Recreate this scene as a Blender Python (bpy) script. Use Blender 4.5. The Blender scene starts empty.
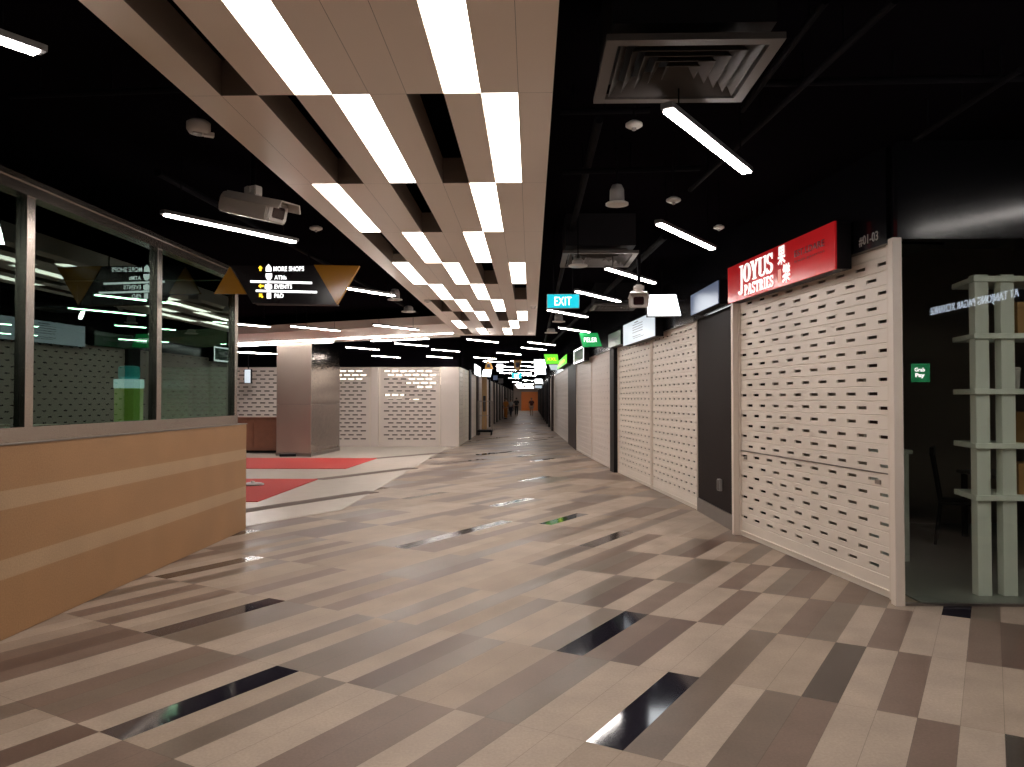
import bpy, bmesh, math, random
from mathutils import Vector, Matrix, Euler
random.seed(7)
C = bpy.context.scene.collection
SC = bpy.context.scene
PI = math.pi

# ------------------------------------------------------------------ camera
F = 760.0
YAW = math.atan(19/F); PITCH = math.atan(15.5/F)
CAM_H = 1.6
cd = bpy.data.cameras.new('camera'); cam = bpy.data.objects.new('camera', cd); C.objects.link(cam)
cam.location = (0, 0, CAM_H)
cam.rotation_euler = Euler((PI/2 + PITCH, 0, YAW), 'XYZ')
cd.sensor_fit = 'HORIZONTAL'; cd.sensor_width = 36; cd.lens = 36*F/1024
cd.clip_start = .05; cd.clip_end = 300
SC.camera = cam
RM = cam.rotation_euler.to_matrix()
def ray(px, py): return RM @ Vector(((px-512)/F, -(py-383.5)/F, -1))
def atY(px, py, Y):
    d = ray(px, py); t = Y/d.y
    return Vector((0, 0, CAM_H)) + d*t
def atZ(px, py, Z):
    d = ray(px, py); t = (Z-CAM_H)/d.z
    return Vector((0, 0, CAM_H)) + d*t

# ------------------------------------------------------------------ materials
def new_mat(name):
    m = bpy.data.materials.new(name); m.use_nodes = True
    nt = m.node_tree; b = nt.nodes['Principled BSDF']
    return m, nt, b
def mat(name, col, rough=.5, metal=0, spec=.5, noise=0, nscale=20, emit=0, ecol=None, coat=0, bump=0):
    m, nt, b = new_mat(name)
    b.inputs['Base Color'].default_value = (*col, 1)
    b.inputs['Roughness'].default_value = rough
    b.inputs['Metallic'].default_value = metal
    b.inputs['Specular IOR Level'].default_value = spec
    b.inputs['Coat Weight'].default_value = coat
    b.inputs['Coat Roughness'].default_value = .05
    if noise or bump:
        tc = nt.nodes.new('ShaderNodeTexCoord'); n = nt.nodes.new('ShaderNodeTexNoise')
        n.inputs['Scale'].default_value = nscale; n.inputs['Detail'].default_value = 4
        nt.links.new(tc.outputs['Object'], n.inputs['Vector'])
        if noise:
            mx = nt.nodes.new('ShaderNodeMix'); mx.data_type = 'RGBA'; mx.blend_type = 'MIX'
            lo = tuple(max(0, c*(1-noise)) for c in col); hi = tuple(min(1, c*(1+noise)) for c in col)
            mx.inputs[6].default_value = (*lo, 1); mx.inputs[7].default_value = (*hi, 1)
            nt.links.new(n.outputs['Fac'], mx.inputs[0]); nt.links.new(mx.outputs[2], b.inputs['Base Color'])
        if bump:
            bp = nt.nodes.new('ShaderNodeBump'); bp.inputs['Strength'].default_value = bump; bp.inputs['Distance'].default_value = .01
            nt.links.new(n.outputs['Fac'], bp.inputs['Height']); nt.links.new(bp.outputs['Normal'], b.inputs['Normal'])
    if emit:
        b.inputs['Emission Color'].default_value = (*(ecol or col), 1)
        b.inputs['Emission Strength'].default_value = emit
    return m
def glass_mat(name, tint, rough=.0, refl=1.0, trans=(1, 1, 1)):
    """thin sheet: tinted see-through plus mirror reflection by angle"""
    m = bpy.data.materials.new(name); m.use_nodes = True
    nt = m.node_tree; nt.nodes.clear()
    out = nt.nodes.new('ShaderNodeOutputMaterial'); mix = nt.nodes.new('ShaderNodeMixShader')
    tr = nt.nodes.new('ShaderNodeBsdfTransparent'); gl = nt.nodes.new('ShaderNodeBsdfGlossy')
    fr = nt.nodes.new('ShaderNodeFresnel'); fr.inputs['IOR'].default_value = 1.9 if refl > 1 else 1.5
    tr.inputs['Color'].default_value = (*trans, 1); gl.inputs['Color'].default_value = (*tint, 1)
    gl.inputs['Roughness'].default_value = rough
    gm = nt.nodes.new('ShaderNodeNewGeometry'); inv = nt.nodes.new('ShaderNodeMath'); inv.operation = 'SUBTRACT'; inv.inputs[0].default_value = 1
    mul = nt.nodes.new('ShaderNodeMath'); mul.operation = 'MULTIPLY'   # one reflection per pane, from its outer face
    nt.links.new(gm.outputs['Backfacing'], inv.inputs[1]); nt.links.new(inv.outputs[0], mul.inputs[0]); nt.links.new(fr.outputs[0], mul.inputs[1])
    nt.links.new(mul.outputs[0], mix.inputs[0]); nt.links.new(tr.outputs[0], mix.inputs[1]); nt.links.new(gl.outputs[0], mix.inputs[2])
    nt.links.new(mix.outputs[0], out.inputs[0])
    return m

M = {}
M['ceil'] = mat('black_ceiling_paint', (.0045, .0036, .0052), .9, spec=0)
M['strip_body'] = mat('dark_grey_aluminium', (.10, .095, .095), .5)
M['pipe'] = mat('black_pipe_paint', (.004, .0035, .005), .8, spec=.05)
M['black'] = mat('black_satin', (.010, .009, .011), .5, spec=.15)
M['slot'] = mat('slot_wall_dark', (.24, .195, .165), .6, spec=.2)  # slot walls given a darker tone than the raft panels
M['gloss'] = mat('black_satin_panel', (.006, .006, .008), .15, spec=.4)
M['pillar'] = mat('charcoal_laminate', (.021, .0155, .0145), .6, spec=.06, noise=.06, nscale=3)
M['dark_wall'] = mat('dark_wall_paint', (.022, .019, .018), .7, spec=.15)
M['shop_dim_wall'] = mat('taupe_shop_wall', (.34, .285, .24), .7)
M['brown_pier'] = mat('dark_brown_laminate', (.05, .034, .031), .5, spec=.25)
M['steel'] = mat('brushed_steel', (.50, .46, .43), .28, metal=1, noise=.06, nscale=9)
M['steel_dull'] = mat('dull_steel', (.33, .30, .28), .38, metal=1, noise=.1, nscale=5)
M['shutter'] = mat('cream_shutter_paint', (.80, .725, .65), .42, noise=.05, nscale=2.5)
M['shutter_grey'] = mat('grey_shutter_paint', (.74, .655, .60), .4, noise=.05, nscale=2.5)
M['rail'] = mat('cream_rail_paint', (.78, .69, .61), .4)
M['white'] = mat('white_plastic', (.62, .58, .55), .4)
M['grey_plastic'] = mat('grey_plastic', (.30, .285, .28), .4)
M['vent'] = mat('vent_grey_paint', (.085, .075, .070), .5)
M['red'] = mat('red_acrylic', (.55, .012, .016), .22, emit=.10, ecol=(.9, .02, .025), spec=.4)
M['red_dark'] = mat('dark_red_print', (.12, .008, .01), .3)
M['white_print'] = mat('white_lit_letter', (.9, .88, .86), .4, emit=.55)
M['pink_print'] = mat('pink_seal_print', (.9, .36, .28), .4, emit=.22)
M['black_print'] = mat('black_print', (.01, .01, .012), .4)
M['grey_print'] = mat('grey_print', (.10, .11, .12), .4)
M['silver_print'] = mat('silver_print', (.5, .48, .46), .35)
M['gold'] = mat('mustard_acrylic', (.46, .21, .018), .16, spec=.5)
M['yellow_lit'] = mat('yellow_lit_letter', (.9, .6, .03), .4, emit=1.2)
M['white_lit'] = mat('white_lit_sign_print', (.9, .9, .9), .4, emit=1.6)
M['letter_lamp'] = mat('lit_channel_letter', (.9, .9, .95), .4, emit=2.6, ecol=(.80, .88, 1))
M['red_carpet'] = mat('red_carpet_pile', (.50, .034, .028), .75, noise=.12, nscale=60)
M['pale_stone'] = mat('pale_stone_paving', (.62, .555, .49), .25, noise=.07, nscale=4)
M['band_stone'] = mat('taupe_stone_band', (.15, .112, .096), .65, spec=.12, noise=.1, nscale=8)
M['wood'] = mat('reddish_wood_veneer', (.24, .10, .06), .45, noise=.2, nscale=6)
M['pale_wood'] = mat('pale_wood', (.48, .29, .13), .4, noise=.15, nscale=8)
M['box_wood'] = mat('tan_box_board', (.42, .23, .09), .5, noise=.1, nscale=9)
M['shelf'] = mat('white_shelf_laminate', (.82, .86, .80), .4)
M['interior_floor'] = mat('grey_shop_floor', (.25, .27, .245), .3, noise=.1, nscale=3)
M['chair'] = mat('dark_chair_wood', (.02, .016, .014), .4)
M['green'] = mat('green_lit_face', (.01, .22, .06), .4, emit=.45, ecol=(.01, .30, .07))
M['green_dim'] = mat('green_dim_face', (.006, .06, .022), .3, emit=.05)
M['lime'] = mat('lime_lit_face', (.12, .55, .03), .4, emit=.9)
M['grab'] = mat('green_sticker', (.004, .22, .075), .5, emit=.05, ecol=(.004, .22, .075))
M['cyan'] = mat('cyan_lit_face', (.0, .34, .42), .4, emit=.85, ecol=(.0, .33, .42))
M['screen'] = mat('white_lit_face', (.9, .92, .95), .4, emit=2.2, ecol=(.93, .97, 1))
M['screen_blue'] = mat('cool_lit_face', (.5, .55, .6), .4, emit=.34, ecol=(.78, .90, 1))
M['screen_blue_dim'] = mat('blue_lit_face', (.08, .10, .15), .3, emit=.07, ecol=(.45, .6, 1))
M['lamp'] = mat('lit_diffuser', (.95, .93, .9), .5, emit=4.4, ecol=(1, .90, .79))
M['strip'] = mat('lit_strip_diffuser', (.95, .93, .97), .5, emit=26.0, ecol=(1, .925, .87))
M['shop_glow'] = mat('warm_lit_panel', (.95, .9, .8), .5, emit=2.2, ecol=(1, .88, .72))
M['shop_wall'] = mat('brown_shop_wall', (.10, .08, .07), .6)
M['orange'] = mat('orange_wall_paint', (.92, .26, .05), .5)
M['beige_wall'] = mat('beige_wall_paint', (.42, .35, .30), .5)
M['glass_green'] = glass_mat('green_tinted_glass', (.60, .80, .72), refl=2, trans=(.55, .70, .62))
M['glass_clear'] = glass_mat('shop_window_glass', (.9, .95, 1.0), refl=2, trans=(.94, .96, .93))
M['lens'] = mat('dark_lens_glass', (.03, .012, .014), .08, spec=.7)
M['skin'] = mat('skin', (.38, .22, .15), .5)
M['hair'] = mat('black_hair', (.012, .010, .009), .5)
M['cloth_black'] = mat('black_cloth', (.015, .014, .016), .8)
M['cloth_maroon'] = mat('maroon_cloth', (.09, .022, .022), .8)
M['cloth_orange'] = mat('orange_cloth', (.55, .20, .03), .8)
M['cloth_white'] = mat('white_cloth', (.55, .54, .54), .8)
M['cloth_sand'] = mat('sand_cloth', (.40, .33, .26), .8)
M['cloth_navy'] = mat('navy_cloth', (.03, .03, .05), .8)
M['rubber'] = mat('black_rubber', (.015, .015, .015), .7)

def tile_floor_mat():
    m, nt, b = new_mat('stone_plank_tiles')
    N = nt.nodes.new; L = nt.links.new
    at = N('ShaderNodeAttribute'); at.attribute_name = 'tone'
    r = N('ShaderNodeValToRGB'); cr = r.color_ramp; cr.interpolation = 'CONSTANT'
    tones = [(.42, .338, .275), (.375, .297, .238), (.205, .145, .116), (.178, .134, .105), (.135, .088, .070), (.055, .038, .031), (.018, .0155, .024)]
    while len(cr.elements) < len(tones): cr.elements.new(.5)
    for k, t in enumerate(tones):
        cr.elements[k].position = k/len(tones); cr.elements[k].color = (*t, 1)
    L(at.outputs['Fac'], r.inputs[0])
    tc = N('ShaderNodeTexCoord')
    n1 = N('ShaderNodeTexNoise'); n1.inputs['Scale'].default_value = 3.0; n1.inputs['Detail'].default_value = 5; L(tc.outputs['Object'], n1.inputs['Vector'])
    n2 = N('ShaderNodeTexNoise'); n2.inputs['Scale'].default_value = 70; n2.inputs['Detail'].default_value = 3; L(tc.outputs['Object'], n2.inputs['Vector'])
    mr = N('ShaderNodeMapRange'); mr.inputs[1].default_value = .3; mr.inputs[2].default_value = .7; mr.inputs[3].default_value = .90; mr.inputs[4].default_value = 1.10
    L(n1.outputs['Fac'], mr.inputs[0])
    mr2 = N('ShaderNodeMapRange'); mr2.inputs[1].default_value = .25; mr2.inputs[2].default_value = .75; mr2.inputs[3].default_value = .90; mr2.inputs[4].default_value = 1.10
    L(n2.outputs['Fac'], mr2.inputs[0])
    mu = N('ShaderNodeMath'); mu.operation = 'MULTIPLY'; L(mr.outputs[0], mu.inputs[0]); L(mr2.outputs[0], mu.inputs[1])
    # joints
    uv = N('ShaderNodeUVMap'); uv.uv_map = 'tile'; sp = N('ShaderNodeSeparateXYZ'); L(uv.outputs[0], sp.inputs[0])
    def edge(sock, size):
        a = N('ShaderNodeMath'); a.operation = 'PINGPONG'; a.inputs[1].default_value = .5; L(sock, a.inputs[0])
        c = N('ShaderNodeMath'); c.operation = 'MULTIPLY'; c.inputs[1].default_value = size; L(a.outputs[0], c.inputs[0])
        return c.outputs[0]
    mn = N('ShaderNodeMath'); mn.operation = 'MINIMUM'; L(edge(sp.outputs[0], TL), mn.inputs[0]); L(edge(sp.outputs[1], TW), mn.inputs[1])
    jt = N('ShaderNodeMath'); jt.operation = 'LESS_THAN'; jt.inputs[1].default_value = .0014; L(mn.outputs[0], jt.inputs[0])
    jm = N('ShaderNodeMapRange'); jm.inputs[3].default_value = 1; jm.inputs[4].default_value = .62; L(jt.outputs[0], jm.inputs[0])
    m2 = N('ShaderNodeMath'); m2.operation = 'MULTIPLY'; L(mu.outputs[0], m2.inputs[0]); L(jm.outputs[0], m2.inputs[1])
    vm = N('ShaderNodeVectorMath'); vm.operation = 'SCALE'; L(r.outputs[0], vm.inputs[0]); L(m2.outputs[0], vm.inputs['Scale'])
    L(vm.outputs[0], b.inputs['Base Color'])
    # polish: darker stones are more polished
    r2 = N('ShaderNodeValToRGB'); r2.color_ramp.interpolation = 'CONSTANT'
    ro = [.50, .52, .36, .30, .30, .14, .07]
    while len(r2.color_ramp.elements) < len(ro): r2.color_ramp.elements.new(.5)
    for k, t in enumerate(ro):
        r2.color_ramp.elements[k].position = k/len(ro); r2.color_ramp.elements[k].color = (t, t, t, 1)
    L(at.outputs['Fac'], r2.inputs[0]); L(r2.outputs[0], b.inputs['Roughness'])
    r3 = N('ShaderNodeValToRGB'); r3.color_ramp.interpolation = 'CONSTANT'
    so = [.13, .11, .14, .20, .15, .36, .5]
    while len(r3.color_ramp.elements) < len(so): r3.color_ramp.elements.new(.5)
    for k, t in enumerate(so):
        r3.color_ramp.elements[k].position = k/len(so); r3.color_ramp.elements[k].color = (t, t, t, 1)
    L(at.outputs['Fac'], r3.inputs[0]); L(r3.outputs[0], b.inputs['Specular IOR Level'])
    return m
TL, TW = 1.075, .184

def stripe_stone_mat():
    """tan granite cladding with two lighter bands"""
    m, nt, b = new_mat('tan_granite_with_pale_bands')
    N = nt.nodes.new; L = nt.links.new
    tc = N('ShaderNodeTexCoord'); sp = N('ShaderNodeSeparateXYZ'); L(tc.outputs['Object'], sp.inputs[0])
    r = N('ShaderNodeValToRGB'); cr = r.color_ramp; cr.interpolation = 'CONSTANT'
    tan = (.37, .205, .098, 1); pale = (.45, .305, .185, 1)
    mp = N('ShaderNodeMath'); mp.operation = 'DIVIDE'; mp.inputs[1].default_value = 1.3; L(sp.outputs[2], mp.inputs[0])
    ps = [(0, tan), (.40/1.3, pale), (.53/1.3, tan), (.86/1.3, pale), (.99/1.3, tan)]
    while len(cr.elements) < len(ps): cr.elements.new(.5)
    for k, (p, c) in enumerate(ps): cr.elements[k].position = p; cr.elements[k].color = c
    L(mp.outputs[0], r.inputs[0])
    n = N('ShaderNodeTexNoise'); n.inputs['Scale'].default_value = 90; n.inputs['Detail'].default_value = 4; L(tc.outputs['Object'], n.inputs['Vector'])
    n2 = N('ShaderNodeTexNoise'); n2.inputs['Scale'].default_value = 2.2; L(tc.outputs['Object'], n2.inputs['Vector'])
    a = N('ShaderNodeMapRange'); a.inputs[1].default_value = .25; a.inputs[2].default_value = .75; a.inputs[3].default_value = .84; a.inputs[4].default_value = 1.14; L(n.outputs['Fac'], a.inputs[0])
    a2 = N('ShaderNodeMapRange'); a2.inputs[1].default_value = .3; a2.inputs[2].default_value = .7; a2.inputs[3].default_value = .94; a2.inputs[4].default_value = 1.06; L(n2.outputs['Fac'], a2.inputs[0])
    mu = N('ShaderNodeMath'); mu.operation = 'MULTIPLY'; L(a.outputs[0], mu.inputs[0]); L(a2.outputs[0], mu.inputs[1])
    # vertical slab joints only in the pale bands
    vm = N('ShaderNodeVectorMath'); vm.operation = 'SCALE'; L(r.outputs[0], vm.inputs[0]); L(mu.outputs[0], vm.inputs['Scale'])
    L(vm.outputs[0], b.inputs['Base Color'])
    b.inputs['Roughness'].default_value = .36
    return m
def raft_mat():
    m, nt, b = new_mat('bronze_beige_ceiling_panel')
    N = nt.nodes.new; L = nt.links.new
    uv = N('ShaderNodeUVMap'); uv.uv_map = 'tile'; sp = N('ShaderNodeSeparateXYZ'); L(uv.outputs[0], sp.inputs[0])
    def edge(sock, size):
        a = N('ShaderNodeMath'); a.operation = 'PINGPONG'; a.inputs[1].default_value = .5; L(sock, a.inputs[0])
        c = N('ShaderNodeMath'); c.operation = 'MULTIPLY'; c.inputs[1].default_value = size; L(a.outputs[0], c.inputs[0])
        return c.outputs[0]
    mn = N('ShaderNodeMath'); mn.operation = 'MINIMUM'; L(edge(sp.outputs[0], .196), mn.inputs[0]); L(edge(sp.outputs[1], 1.65), mn.inputs[1])
    jt = N('ShaderNodeMath'); jt.operation = 'LESS_THAN'; jt.inputs[1].default_value = .0012; L(mn.outputs[0], jt.inputs[0])
    tc = N('ShaderNodeTexCoord'); n = N('ShaderNodeTexNoise'); n.inputs['Scale'].default_value = 1.6; L(tc.outputs['Object'], n.inputs['Vector'])
    mx = N('ShaderNodeMix'); mx.data_type = 'RGBA'; mx.inputs[6].default_value = (.84, .735, .65, 1); mx.inputs[7].default_value = (.90, .79, .70, 1)
    L(n.outputs['Fac'], mx.inputs[0])
    m2 = N('ShaderNodeMix'); m2.data_type = 'RGBA'; m2.inputs[7].default_value = (.22, .18, .15, 1); L(mx.outputs[2], m2.inputs[6]); L(jt.outputs[0], m2.inputs[0])
    L(m2.outputs[2], b.inputs['Base Color'])
    b.inputs['Roughness'].default_value = .34; b.inputs['Metallic'].default_value = .1
    return m

# ------------------------------------------------------------------ geometry helpers
def obj(name, bm, m, parent=None, smooth=False):
    me = bpy.data.meshes.new(name); bm.to_mesh(me); bm.free()
    for x in (m if isinstance(m, (list, tuple)) else [m]): me.materials.append(x)
    if smooth:
        for p in me.polygons: p.use_smooth = True
    o = bpy.data.objects.new(name, me); C.objects.link(o)
    if parent: o.parent = parent
    return o
def box(bm, x0, x1, y0, y1, z0, z1, mtx=None, mi=0):
    vs = [bm.verts.new(Vector((x, y, z)) if mtx is None else mtx @ Vector((x, y, z))) for z in (z0, z1) for y in (y0, y1) for x in (x0, x1)]
    for f in ((0, 2, 3, 1), (4, 5, 7, 6), (0, 1, 5, 4), (1, 3, 7, 5), (3, 2, 6, 7), (2, 0, 4, 6)):
        fc = bm.faces.new([vs[i] for i in f]); fc.material_index = mi
    return vs
def bbox(bevel=.004, *dims, seg=2):
    bm = bmesh.new()
    for d in dims: box(bm, *d)
    if bevel: bmesh.ops.bevel(bm, geom=bm.edges[:], offset=bevel, segments=seg, affect='EDGES', profile=.5)
    return bm
def prism(bm, pts, lo, hi, axis='z'):
    """extrude a 2d outline; axis z: pts are (x,y); axis y: pts are (x,z); axis x: pts are (y,z)"""
    def p(a, b, h): return {'z': (a, b, h), 'y': (a, h, b), 'x': (h, a, b)}[axis]
    A = [bm.verts.new(p(a, b, lo)) for a, b in pts]; B = [bm.verts.new(p(a, b, hi)) for a, b in pts]
    bm.faces.new(A); bm.faces.new(B)
    n = len(pts)
    for i in range(n): bm.faces.new([A[i], A[(i+1) % n], B[(i+1) % n], B[i]])
    bmesh.ops.recalc_face_normals(bm, faces=bm.faces[:])
def tube(bm, a, b, r, seg=10, r2=None):
    a, b = Vector(a), Vector(b); d = (b-a).normalized()
    u = d.orthogonal().normalized(); v = d.cross(u); r2 = r if r2 is None else r2
    A = [bm.verts.new(a + (u*math.cos(t)+v*math.sin(t))*r) for t in [2*PI*i/seg for i in range(seg)]]
    B = [bm.verts.new(b + (u*math.cos(t)+v*math.sin(t))*r2) for t in [2*PI*i/seg for i in range(seg)]]
    bm.faces.new(A[::-1]); bm.faces.new(B)
    for i in range(seg): bm.faces.new([A[i], A[(i+1) % seg], B[(i+1) % seg], B[i]])
def lathe(bm, prof, seg=28, c=(0, 0, 0)):
    rings = []
    for r, z in prof:
        rings.append([bm.verts.new((c[0]+r*math.cos(2*PI*i/seg), c[1]+r*math.sin(2*PI*i/seg), c[2]+z)) for i in range(seg)] if r > 1e-6 else [bm.verts.new((c[0], c[1], c[2]+z))])
    for A, B in zip(rings, rings[1:]):
        for i in range(seg):
            j = (i+1) % seg
            if len(A) == 1 and len(B) == 1: continue
            if len(A) == 1: bm.faces.new([A[0], B[i], B[j]])
            elif len(B) == 1: bm.faces.new([A[i], A[j], B[0]])
            else: bm.faces.new([A[i], A[j], B[j], B[i]])
    if len(rings[0]) > 1: bm.faces.new(rings[0][::-1])
    if len(rings[-1]) > 1: bm.faces.new(rings[-1])
    bmesh.ops.recalc_face_normals(bm, faces=bm.faces[:])
def tag(o, label=None, cat=None, group=None, kind=None):
    if label: o['label'] = label
    if cat: o['category'] = cat
    if group: o['group'] = group
    if kind: o['kind'] = kind
    return o
def thing(name, label, cat, loc=(0, 0, 0), rz=0, group=None):
    o = bpy.data.objects.new(name, None); C.objects.link(o); o.empty_display_size = .1
    o.location = loc; o.rotation_euler = (0, 0, rz)
    return tag(o, label, cat, group)
def struct(name, bm, m, **k):
    o = obj(name, bm, m, **k); o['kind'] = 'structure'; return o
def dup(root, loc, rz, label=None, group=None, scale=None):
    r = root.copy(); C.objects.link(r); r.location = loc; r.rotation_euler = (0, 0, rz)
    if scale: r.scale = scale
    if label: r['label'] = label
    if group: r['group'] = group
    for ch in list(root.children):
        c = ch.copy(); C.objects.link(c); c.parent = r
        for g in ch.children:
            d = g.copy(); C.objects.link(d); d.parent = c
    return r
def text(name, s, m, parent, width, height, loc, rot, extrude=.004, bold=0., align='fit'):
    """lettering as a mesh: lower-left corner at loc, runs along local +x, faces local -y after rot about x by 90"""
    cu = bpy.data.curves.new(name, 'FONT'); cu.body = s; cu.size = 1; cu.extrude = 0; cu.offset = bold; cu.space_character = 1.05
    cu.resolution_u = 3
    t = bpy.data.objects.new(name, cu); C.objects.link(t)
    dg = bpy.context.evaluated_depsgraph_get()
    me = bpy.data.meshes.new_from_object(t.evaluated_get(dg)); bpy.data.objects.remove(t)
    xs = [v.co.x for v in me.vertices]; ys = [v.co.y for v in me.vertices]
    if not xs: return None
    x0, x1, y0, y1 = min(xs), max(xs), min(ys), max(ys)
    sy = height/(y1-y0); sx = (width/(x1-x0)) if width else sy
    bm = bmesh.new(); bm.from_mesh(me); bpy.data.meshes.remove(me)
    for v in bm.verts: v.co = Vector(((v.co.x-x0)*sx, 0, (v.co.y-y0)*sy))
    if extrude:
        r = bmesh.ops.extrude_face_region(bm, geom=bm.faces[:])
        for g in r['geom']:
            if isinstance(g, bmesh.types.BMVert): g.co.y -= extrude
        bmesh.ops.recalc_face_normals(bm, faces=bm.faces[:])
    o = obj(name, bm, m, parent)
    o.location = loc; o.rotation_euler = rot
    return o

# wall face line of the right-hand shopfronts: (Y, X)
WL = [(6.11, 2.89), (9.10, 2.46), (11.0, 2.40), (13.66, 2.16), (16.6, 1.90), (17.05, 1.86), (20.45, 1.63), (23.8, 1.43), (27.4, 1.36), (38, 1.15), (45, 1.10), (105, 1.06)]
def wx(y):
    for (a, xa), (b, xb) in zip(WL, WL[1:]):
        if a <= y <= b: return xa+(xb-xa)*(y-a)/(b-a)
    return WL[0][1] if y < WL[0][0] else WL[-1][1]
def seg(ya, yb, off=0):
    """frame whose local +x runs from ya (near... far end first) : origin at the far end, +x toward the camera, -y toward the corridor"""
    A = Vector((wx(yb), yb, 0)); B = Vector((wx(ya), ya, 0)); d = (B-A); w = d.length
    rz = math.atan2(d.y, d.x)
    n = Vector((math.sin(rz), -math.cos(rz), 0))   # local -y
    return A + n*off, rz, w

# ------------------------------------------------------------------ floor
# plank grid: origin, plank length vector, plank width vector
FO, FU, FV = Vector((.0605, .0310)), Vector((.55068, .92290)), Vector((.16190, -.08799))
FD = FU.x*FV.y-FU.y*FV.x
def tile_ij(p):
    q = Vector(p)-FO; return ((q.x*FV.y-q.y*FV.x)/FD, (FU.x*q.y-FU.y*q.x)/FD)
# stone tones of the nearer rows, from the plank at the given column on; B beige, T taupe, P pinkish taupe, G greyer taupe, N brown, D dark, K black
ROWS = {1: (-24, 'TBBNBTTGBTBBTB'), 2: (-31, 'BBTNTBBTTTBKBTBBTTBTBB'), 3: (-34, 'TBTBTBBKTTBBTBGTBNTBBTTBBKTBTTBBTBD'),
        4: (-38, 'TBBDBTBBBTBBTBTBBTBTBTBBTKTNBBTBBDBPBBBB'), 5: (-38, 'TBTBTBTBBBBBGGNBBBBGBBTNBPBBTBBTTBTBBTNT'),
        6: (-25, 'TBBBNBPTPBBTTBTBTTBPTBBKTBB'), 7: (-23, 'BBDBTBBTNBBTB'), 8: (-29, 'TBKBBTBBTB'), 9: (-36, 'BDTBB')}
CODE = {'B': (0, 0, 1), 'T': (2, 3), 'P': (2,), 'G': (3,), 'N': (4,), 'D': (5,), 'K': (6,)}
rt = random.Random(5)
OV = {(i, j0+n): rt.choice(CODE[c]) for i, (j0, s_) in ROWS.items() for n, c in enumerate(s_)}
def make_floor():
    rnd = random.Random(11)
    x0, x1, y0, y1 = -4.2, 4.6, -.6, 106.5
    cells = set()
    cor = [(x, y) for x in (x0, x1) for y in (y0, y1)]
    us = [tile_ij(c)[0] for c in cor]; vs = [tile_ij(c)[1] for c in cor]
    bm = bmesh.new(); lay = bm.loops.layers.uv.new('tile'); ton = bm.faces.layers.float.new('tone')
    V = {}
    def vert(i, j):
        if (i, j) not in V:
            p = FO + FU*i + FV*j; V[(i, j)] = bm.verts.new((p.x, p.y, 0))
        return V[(i, j)]
    for i in range(math.floor(min(us)), math.ceil(max(us))+1):
        run = 0; t = 0
        for j in range(math.floor(min(vs)), math.ceil(max(vs))+1):
            if run <= 0:
                r = rnd.random()
                t = 0 if r < .34 else 1 if r < .52 else 2 if r < .70 else 3 if r < .81 else 4 if r < .93 else 5 if r < .97 else 6
                run = 1 if t >= 5 else rnd.choice((1, 1, 2, 2, 3))
            run -= 1
            c = FO + FU*(i+.5) + FV*(j+.5)
            if not (x0-.5 < c.x < x1+.5 and y0-.5 < c.y < y1+.5): continue
            if c.y > 26 and (c.x < -3.4 or c.x > 2.2): continue
            f = bm.faces.new([vert(i, j), vert(i, j+1), vert(i+1, j+1), vert(i+1, j)])
            tt = OV.get((i, j), t)
            f[ton] = (tt+.5)/7
            for l, (a, b) in zip(f.loops, ((0, 0), (0, 1), (1, 1), (1, 0))): l[lay].uv = (a, b)
    bmesh.ops.recalc_face_normals(bm, faces=bm.faces[:])
    if bm.faces[0].normal.z < 0: bmesh.ops.reverse_faces(bm, faces=bm.faces[:])
    return struct('floor', bm, tile_floor_mat())
make_floor()
# slab under everything
bm = bmesh.new(); box(bm, -14, 8, -8, 107, -.2, -.012); struct('floor_slab', bm, M['dark_wall'])
# pale stone concourse on the left, its edge along X=-2.72, chamfered at the near end along the plank direction
cz = .006
def on_c(px, py):
    p = atZ(px, py, 0); return (p.x, p.y)
bm = bmesh.new(); prism(bm, [(-2.72, 10.95), (-3.62, 9.40), (-13.6, 9.40), (-13.6, 25.9), (-2.5, 25.9), (-2.72, 23)], -.01, cz); struct('floor_concourse', bm, M['pale_stone'])
for name, (pa, pb) in {'trim_1': ((-2.60, 22.5), (-4.21, 20.32)), 'trim_2': ((-2.73, 17.55), (-4.21, 15.0)), 'trim_3': ((-2.73, 13.05), (-5.6, 8.2))}.items():
    a, b = Vector(pa), Vector(pb); d = (a-b).normalized(); n = Vector((-d.y, d.x))*.15
    pts = [a+n, b+n, b-n, a-n]
    if name == 'trim_3':
        t = (9.42-b.y)/(a.y-b.y); b2 = b+(a-b)*t; pts = [a+n, b2+n, b2-n, a-n]
    bm = bmesh.new(); prism(bm, [(p.x, p.y) for p in pts], 0, cz+.003); struct(name, bm, M['band_stone'])
bm = bmesh.new(); prism(bm, [(-4.22, 17.25), (-10.5, 17.25), (-10.5, 20.3), (-4.12, 20.3)], cz, cz+.012)
tag(obj('carpet', bm, M['red_carpet']), 'bright red carpet strip lying in front of the steel column', 'carpet', 'red carpets on the pale stone')
bm = bmesh.new(); prism(bm, [(-4.23, 11.7), (-10.5, 11.7), (-10.5, 15.0), (-4.22, 15.0)], cz, cz+.012)
tag(obj('carpet', bm, M['red_carpet']), 'bright red carpet strip lying just behind the kiosk end', 'carpet', 'red carpets on the pale stone')

# ------------------------------------------------------------------ shell
bm = bmesh.new(); box(bm, -14, 8, -8, 107, 3.62, 3.8); struct('ceiling', bm, M['ceil'])
bm = bmesh.new(); box(bm, -14.2, -13.6, -8, 107, -.1, 3.62); struct('wall_left', bm, M['dark_wall'])
bm = bmesh.new(); box(bm, -14, 8, -8.2, -8, -.1, 3.62); struct('wall_back', bm, M['dark_wall'])
bm = bmesh.new(); box(bm, 6.2, 6.4, -8, 6.6, -.1, 3.62); struct('wall_right', bm, M['pillar'])
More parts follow.
